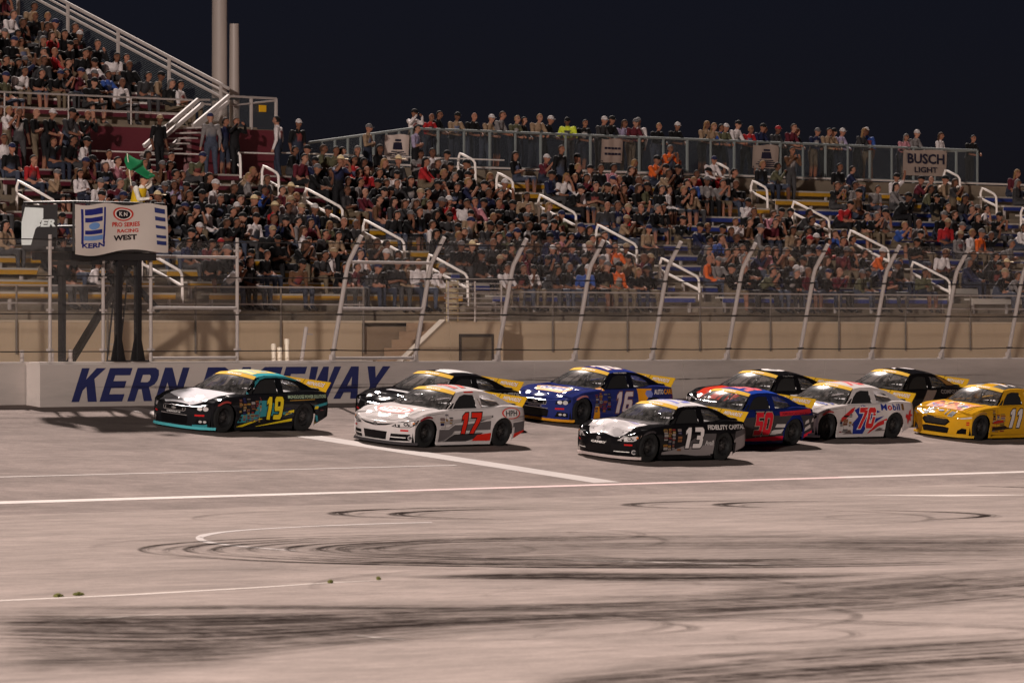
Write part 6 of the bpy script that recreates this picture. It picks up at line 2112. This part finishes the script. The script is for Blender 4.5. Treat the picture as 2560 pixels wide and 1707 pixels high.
def colours(fig, d):
    P, Fc, reg, hc, eye = fig
    sc = rgb(*d['shirt'][1])
    pal = np.zeros((6, 4), np.float32)
    pal[SK] = d['skin']; pal[SH] = sc; pal[PA] = d['pants']; pal[SO_] = rgb(60, 56, 56) if d['shorts'] else rgb(30, 28, 30)
    pal[FA] = sc if d['long'] else d['skin']
    pal[SN] = d['skin'] if d['shorts'] else d['pants']
    C = pal[reg].copy()
    pr_ = d.get('print')
    if pr_ is not None:
        ch = (reg == SH) & (P[:, 2] > hc[2] - .46) & (P[:, 2] < hc[2] - .27) & (np.abs(P[:, 0]) < .10)
        C[ch] = pr_
    C[eye] = np.array(d['skin']) * .32
    C[:, 3] = 1
    return C
def col_mesh(name, P, Fc, C, smooth=True):
    me = bpy.data.meshes.new(name)
    me.from_pydata(P.tolist() if isinstance(P, np.ndarray) else P, [], Fc)
    me.materials.append(M_PERSON)
    a = me.color_attributes.new('Col', 'FLOAT_COLOR', 'POINT')
    a.data.foreach_set('color', np.asarray(C, np.float32).ravel())
    if smooth: me.shade_smooth()
    return me
HEADW = {'short': lambda n: n + ' hair', 'long': lambda n: 'long ' + n + ' hair', 'cap': lambda n: n + ' cap', 'hat': lambda n: n + ' hat', 'none': lambda n: 'shaved head'}
def add_person(fig, d, loc, rz, sc, label, group):
    P, Fc, reg, hc, eye = fig
    o = link('person', col_mesh('person', P, Fc, colours(fig, d)), None, loc, (0, 0, rz), label=label, cat='person', group=group)
    o.scale = (sc * (-1 if int(loc[0] * 977) % 2 else 1), sc, sc)
    if d['kind'] != 'none':
        hv, hf = HAIR[d['kind']]
        c = np.tile(np.array(rgb(*d['hc'][1]), np.float32), (len(hv), 1))
        link({'cap': 'cap', 'hat': 'hat'}.get(d['kind'], 'hair'), col_mesh('hair', hv, hf, c), o, tuple(hc))
    return o
CROWD = ([], [], [], [0])
def add_crowd(fig, d, loc, rz, sc):
    P, Fc, reg, hc, eye = fig
    c, s = math.cos(rz), math.sin(rz)
    M = np.array(((c, -s, 0), (s, c, 0), (0, 0, 1)), np.float32) * sc
    def put(V, F_, C):
        o = CROWD[3][0]
        CROWD[0].append(V @ M.T + np.array(loc, np.float32))
        CROWD[1].extend([tuple(i + o for i in f) for f in F_])
        CROWD[2].append(C)
        CROWD[3][0] += len(V)
    put(P, Fc, colours(fig, d))
    if d['kind'] != 'none':
        hv, hf = HAIR[d['kind']]
        put(hv + hc.astype(np.float32), hf, np.tile(np.array(rgb(*d['hc'][1]), np.float32), (len(hv), 1)))
ORD = ['first', 'second', 'third', 'fourth', 'fifth', 'sixth', 'seventh', 'eighth', 'ninth', 'tenth', 'eleventh', 'twelfth', 'thirteenth', 'fourteenth', 'fifteenth', 'sixteenth', 'seventeenth', 'eighteenth', 'nineteenth', 'twentieth', 'twenty-first', 'twenty-second', 'twenty-third', 'twenty-fourth', 'twenty-fifth', 'twenty-sixth', 'twenty-seventh', 'twenty-eighth', 'twenty-ninth', 'thirtieth'] + [t + u for t in ('thirty-', 'forty-', 'fifty-') for u in ('first', 'second', 'third', 'fourth', 'fifth', 'sixth', 'seventh', 'eighth', 'ninth')]
def project(p):
    q = Vector(p) - CAM
    d = q.dot(VD)
    return CX + FPX * q.dot(RD) / d, HY - FPX * q.z / d, d
pr = random.Random(77)
PEOPLE = []                                            # (priority, figure, dress, place, turn, scale, label, group)
def who(d): return '%s top and %s' % (d['shirt'][0], HEADW[d['kind']](d['hc'][0]))
# standing along the promenade railing: where, shirt, head
PROM = [(1025, 'white', ('cap', CAPC[0]), 4), (1062, 'red', ('none',), 0), (1085, 'black', ('short',), 0), (1137, 'tan', ('cap', CAPC[0]), 0), (1179, 'black', ('none',), 0), (1212, 'tan', ('cap', CAPC[1]), 5), (1234, 'grey', ('short',), 0), (1273, 'olive', ('short',), 0), (1301, 'black', ('short',), 0), (1330, 'tan', ('short', HCOL[2]), 5), (1359, 'black', ('cap', CAPC[1]), 5), (1416, ('yellow green', (196, 206, 60)), ('cap', CAPC[0]), 5), (1454, 'black', ('short',), 0), (1495, 'charcoal', ('cap', CAPC[1]), 0), (1521, 'black', ('cap', CAPC[0]), 0), (1547, 'lavender', ('long', HCOL[1]), 5), (1572, 'maroon', ('cap', CAPC[2]), 5), (1596, 'white', ('cap', CAPC[2]), 1), (1640, 'black', ('short',), 0), (1686, 'black', ('cap', CAPC[1]), 0), (1757, 'tan', ('long', HCOL[2]), 0), (1771, 'tan', ('long', HCOL[2]), 5), (1788, 'blue', ('short',), 0), (1797, 'olive', ('cap', CAPC[1]), 5), (1826, 'white', ('cap', CAPC[0]), 0), (1866, 'red', ('short',), 5), (1890, 'navy', ('cap', CAPC[0]), 0), (1902, 'navy', ('short',), 0), (1935, 'charcoal', ('cap', CAPC[3]), 0), (1959, 'maroon', ('short',), 5), (1982, 'black', ('short', HCOL[2]), 5), (2031, 'navy', ('cap', CAPC[2]), 0), (2048, 'tan', ('short',), 5), (2070, 'tan', ('cap', CAPC[0]), 0), (2097, 'lavender', ('cap', CAPC[1]), 0), (2137, 'charcoal', ('long', HCOL[2]), 5), (2164, 'blue', ('cap', CAPC[1]), 1), (2249, 'pink', ('long', HCOL[3]), 5), (2276, 'grey', ('cap', CAPC[1]), 0), (2350, 'white', ('long', HCOL[1]), 3), (2424, 'black', ('short', HCOL[0]), 0)]
for i, (px, sh, hd, ps) in enumerate(PROM):
    d = dress(pr, sh, hd)
    x = at_y(px, 320, YP + .85).x
    PEOPLE.append((0, STAND[ps], d, (x, YP + .72 + pr.uniform(0, .2), zp), pr.uniform(-.3, .3) + (math.pi * .9 if px in (1596, 2164) else (-.9 if px == 1416 else 0)), pr.uniform(.93, 1.04), 'person in %s, standing %s from ramp at upper railing' % (who(d), ORD[i]), 'people standing at the upper railing'))
# standing in the upper rows near the maroon wall
for i, (px, py, sh, hd, ps) in enumerate([(587, 330, 'black', ('short',), 4), (562, 335, 'navy', ('short',), 1), (527, 358, 'grey', ('cap', CAPC[4]), 1), (694, 345, 'white', ('short',), 1), (745, 340, 'black', ('cap', CAPC[1]), 1), (88, 312, 'black', ('none',), 3), (116, 335, 'black', ('cap', CAPC[1]), 0), (186, 318, 'grey', ('cap', CAPC[0]), 1), (48, 355, 'black', ('short',), 1), (18, 350, 'white', ('short',), 2), (165, 345, 'charcoal', ('cap', CAPC[0]), 0), (215, 390, 'black', ('none',), 2), (1672, 410, 'orange', ('short',), 2), (1772, 432, 'white', ('cap', CAPC[4]), 5), (398, 400, 'black', ('cap', CAPC[5]), 1), (920, 330, 'tan', ('cap', CAPC[2]), 3), (1040, 352, 'lavender', ('short',), 3)]):
    d = dress(pr, sh, hd)
    Y = {1672: 27.7, 1772: 27.3}.get(px, 28.5)
    zf = rowZ(NR) - .43 if Y > 28.2 else rowZ(int((Y - 19.8) / RUN)) - .43
    x = at_y(px, py, Y).x
    if px in (1672,): x = at_y(px, 420, Y).x
    PEOPLE.append((0, STAND[ps], d, (x, Y, zf), pr.uniform(-.5, .5) + (math.pi if ps == 1 and px in (527, 694, 587) else 0), pr.uniform(.96, 1.05), 'person in %s, %s of those standing in the top rows' % (who(d), ORD[i]), 'people standing in the top rows'))
DENS = {0: [.36, .40, .40, .42, .48, .60, .62, .60, .50, .40, .26, .16], 1: [.55, .55, .54, .54, .70, .82, .85, .86, .80, .66, .42, .22], 2: [.90, .86, .82, .84, .90, .92, .95, .95, .92, .9, .82, .62], 3: [.85, .75, .62, .54, .46, .48, .44, .44, .66, .76, .76, .56], 4: [.55, .46, .52, .42, .40, .38, .36, .34, .34, .40, .20, .18], 5: [.50, .46, .46, .40, .42, .40, .40, .38, .36, .44, .40, .4]}
COUNT = {}
FORCE = {(1, 6, 13.6): 'blue', (2, 3, 27.0): 'orange'}
for sec in range(6):
    xa, xb = AISLE[sec] + .80, AISLE[sec + 1] - 1.55
    for k in range(NR):
        x = xa + pr.uniform(0, .3)
        run = 0
        n = 0
        while x < xb:
            px, py, dd = project((x, rowY(k), rowZ(k) + .4))
            q = DENS[sec][k]
            clump = .5 + .5 * math.sin(x * 1.3 + k * 2.1) * math.sin(x * .53 - k)
            if pr.random() < q * (.62 + .6 * clump) and -45 < px < 2610:
                n += 1
                d = dress(pr)
                st = pr.random() < .018 and k > 3
                fig = STAND[pr.choice((1, 2, 3, 4))] if st else pr.choices(SEAT, [16, 7, 9, 9, 8, 10, 10, 1, 10, 5, 8, 7, 7, 7])[0]
                z = rowZ(k) - .43 if st else rowZ(k)
                y = rowY(k) - .16 if st else rowY(k) + .11 + pr.uniform(-.03, .04)
                lab = '%s person in %s, %s row, %s %s %s aisle' % ('standing' if st else 'seated', who(d), ORD[k], ORD[min(n, 58) - 1], 'past' if sec else 'up to', ORD[max(sec - 1, 0)])
                PEOPLE.append((dd, fig, d, (x, y, z), pr.uniform(-.45, .45) + (.25 if pr.random() < .6 else 0), pr.uniform(.97, 1.12), lab, 'spectators in the grandstand'))
                x += pr.uniform(.44, .60)
            else:
                x += pr.uniform(.40, .62)
# upper stand
for k in range(13):
    x = -9.0
    y, z = YU + 1.35 + RUN * k, zu + .43 + RISE * k
    n = 0
    while x < uend - 1.0:
        px, py, dd = project((x, y, z + .4))
        if -40 < px < 620 and py > -60 and pr.random() < (.74 if k else .5):
            n += 1
            d = dress(pr)
            PEOPLE.append((dd + 500, pr.choices(SEAT, [16, 7, 9, 9, 8, 10, 10, 1, 10, 5, 8, 7, 7, 7])[0], d, (x, y + .11, z), pr.uniform(-.4, .5), pr.uniform(.97, 1.1), 'seated person in %s, %s row of upper stand, %s along' % (who(d), ORD[k], ORD[min(n, 58) - 1]), 'spectators in the upper stand'))
        x += pr.uniform(.46, .75)
PEOPLE.sort(key=lambda t: t[0])
for i, (prio, fig, d, loc, rz, sc, lab, grp) in enumerate(PEOPLE):
    if i < 300: add_person(fig, d, loc, rz, sc, lab, grp)
    else: add_crowd(fig, d, loc, rz, sc)
print('people', len(PEOPLE))
me = col_mesh('crowd', np.concatenate(CROWD[0]), CROWD[1], np.concatenate(CROWD[2]))
link('crowd', me, kind='stuff', label='dense crowd of spectators filling the farther rows of the stands', cat='crowd')

# a few more people singled out by what they wear
# the flag man and his flag
fmx = at_y(338, 470, YB + .55).x
d = dict(shirt=('white', (226, 218, 208), 1), skin=rgb(176, 126, 102), pants=rgb(30, 30, 34), long=True, shorts=False, kind='cap', hc=('black', (22, 22, 24)))
fm = add_person(FLAGF, d, (fmx, YB + .50, z0 + .10), .25, 1.02, 'person in white shirt and yellow vest waving from the flag stand', None)
P, Fc, reg, hc, eye = FLAGF
b = MB()
vest = [[(x, y, z) for (x, y) in [(.20 * math.cos(t), .155 * math.sin(t) - .075 + (1.30 - z) * .22) for t in np.linspace(0, 2 * math.pi, 17)]] for z in (1.0, 1.12, 1.24, 1.34)]
b.grid(vest)
b.build('vest', flat(rgb(206, 170, 40), .8), fm, smooth=60)
q = at_y(322, 440, YB + .3)
fl = empty('green_flag', q, label='green flag held up above the flag stand', cat='flag')
b = MB(); b.tube([(.10, .02, -.22), (.02, 0, .12), (-.05, 0, .50)], .012, 6); b.build('flag_stick', M_PIPE, fl, smooth=40)
Pg = []
for j in range(9):
    v = j / 8
    Pg.append([Vector((-.08 + .60 * u + .05 * math.sin(v * 5), -.20 * u + .10 * math.sin(u * 9 + v * 4), .50 - .10 * u - .34 * v * (1 - .2 * u) - .26 * u * u + .04 * math.sin(u * 11 + v * 3))) for u in [i / 14 for i in range(15)]])
b = MB(); b.grid(Pg); b.build('flag_cloth', mat('green_cloth', rgb(24, 120, 74), .7, .12, 4.0), fl, smooth=70)
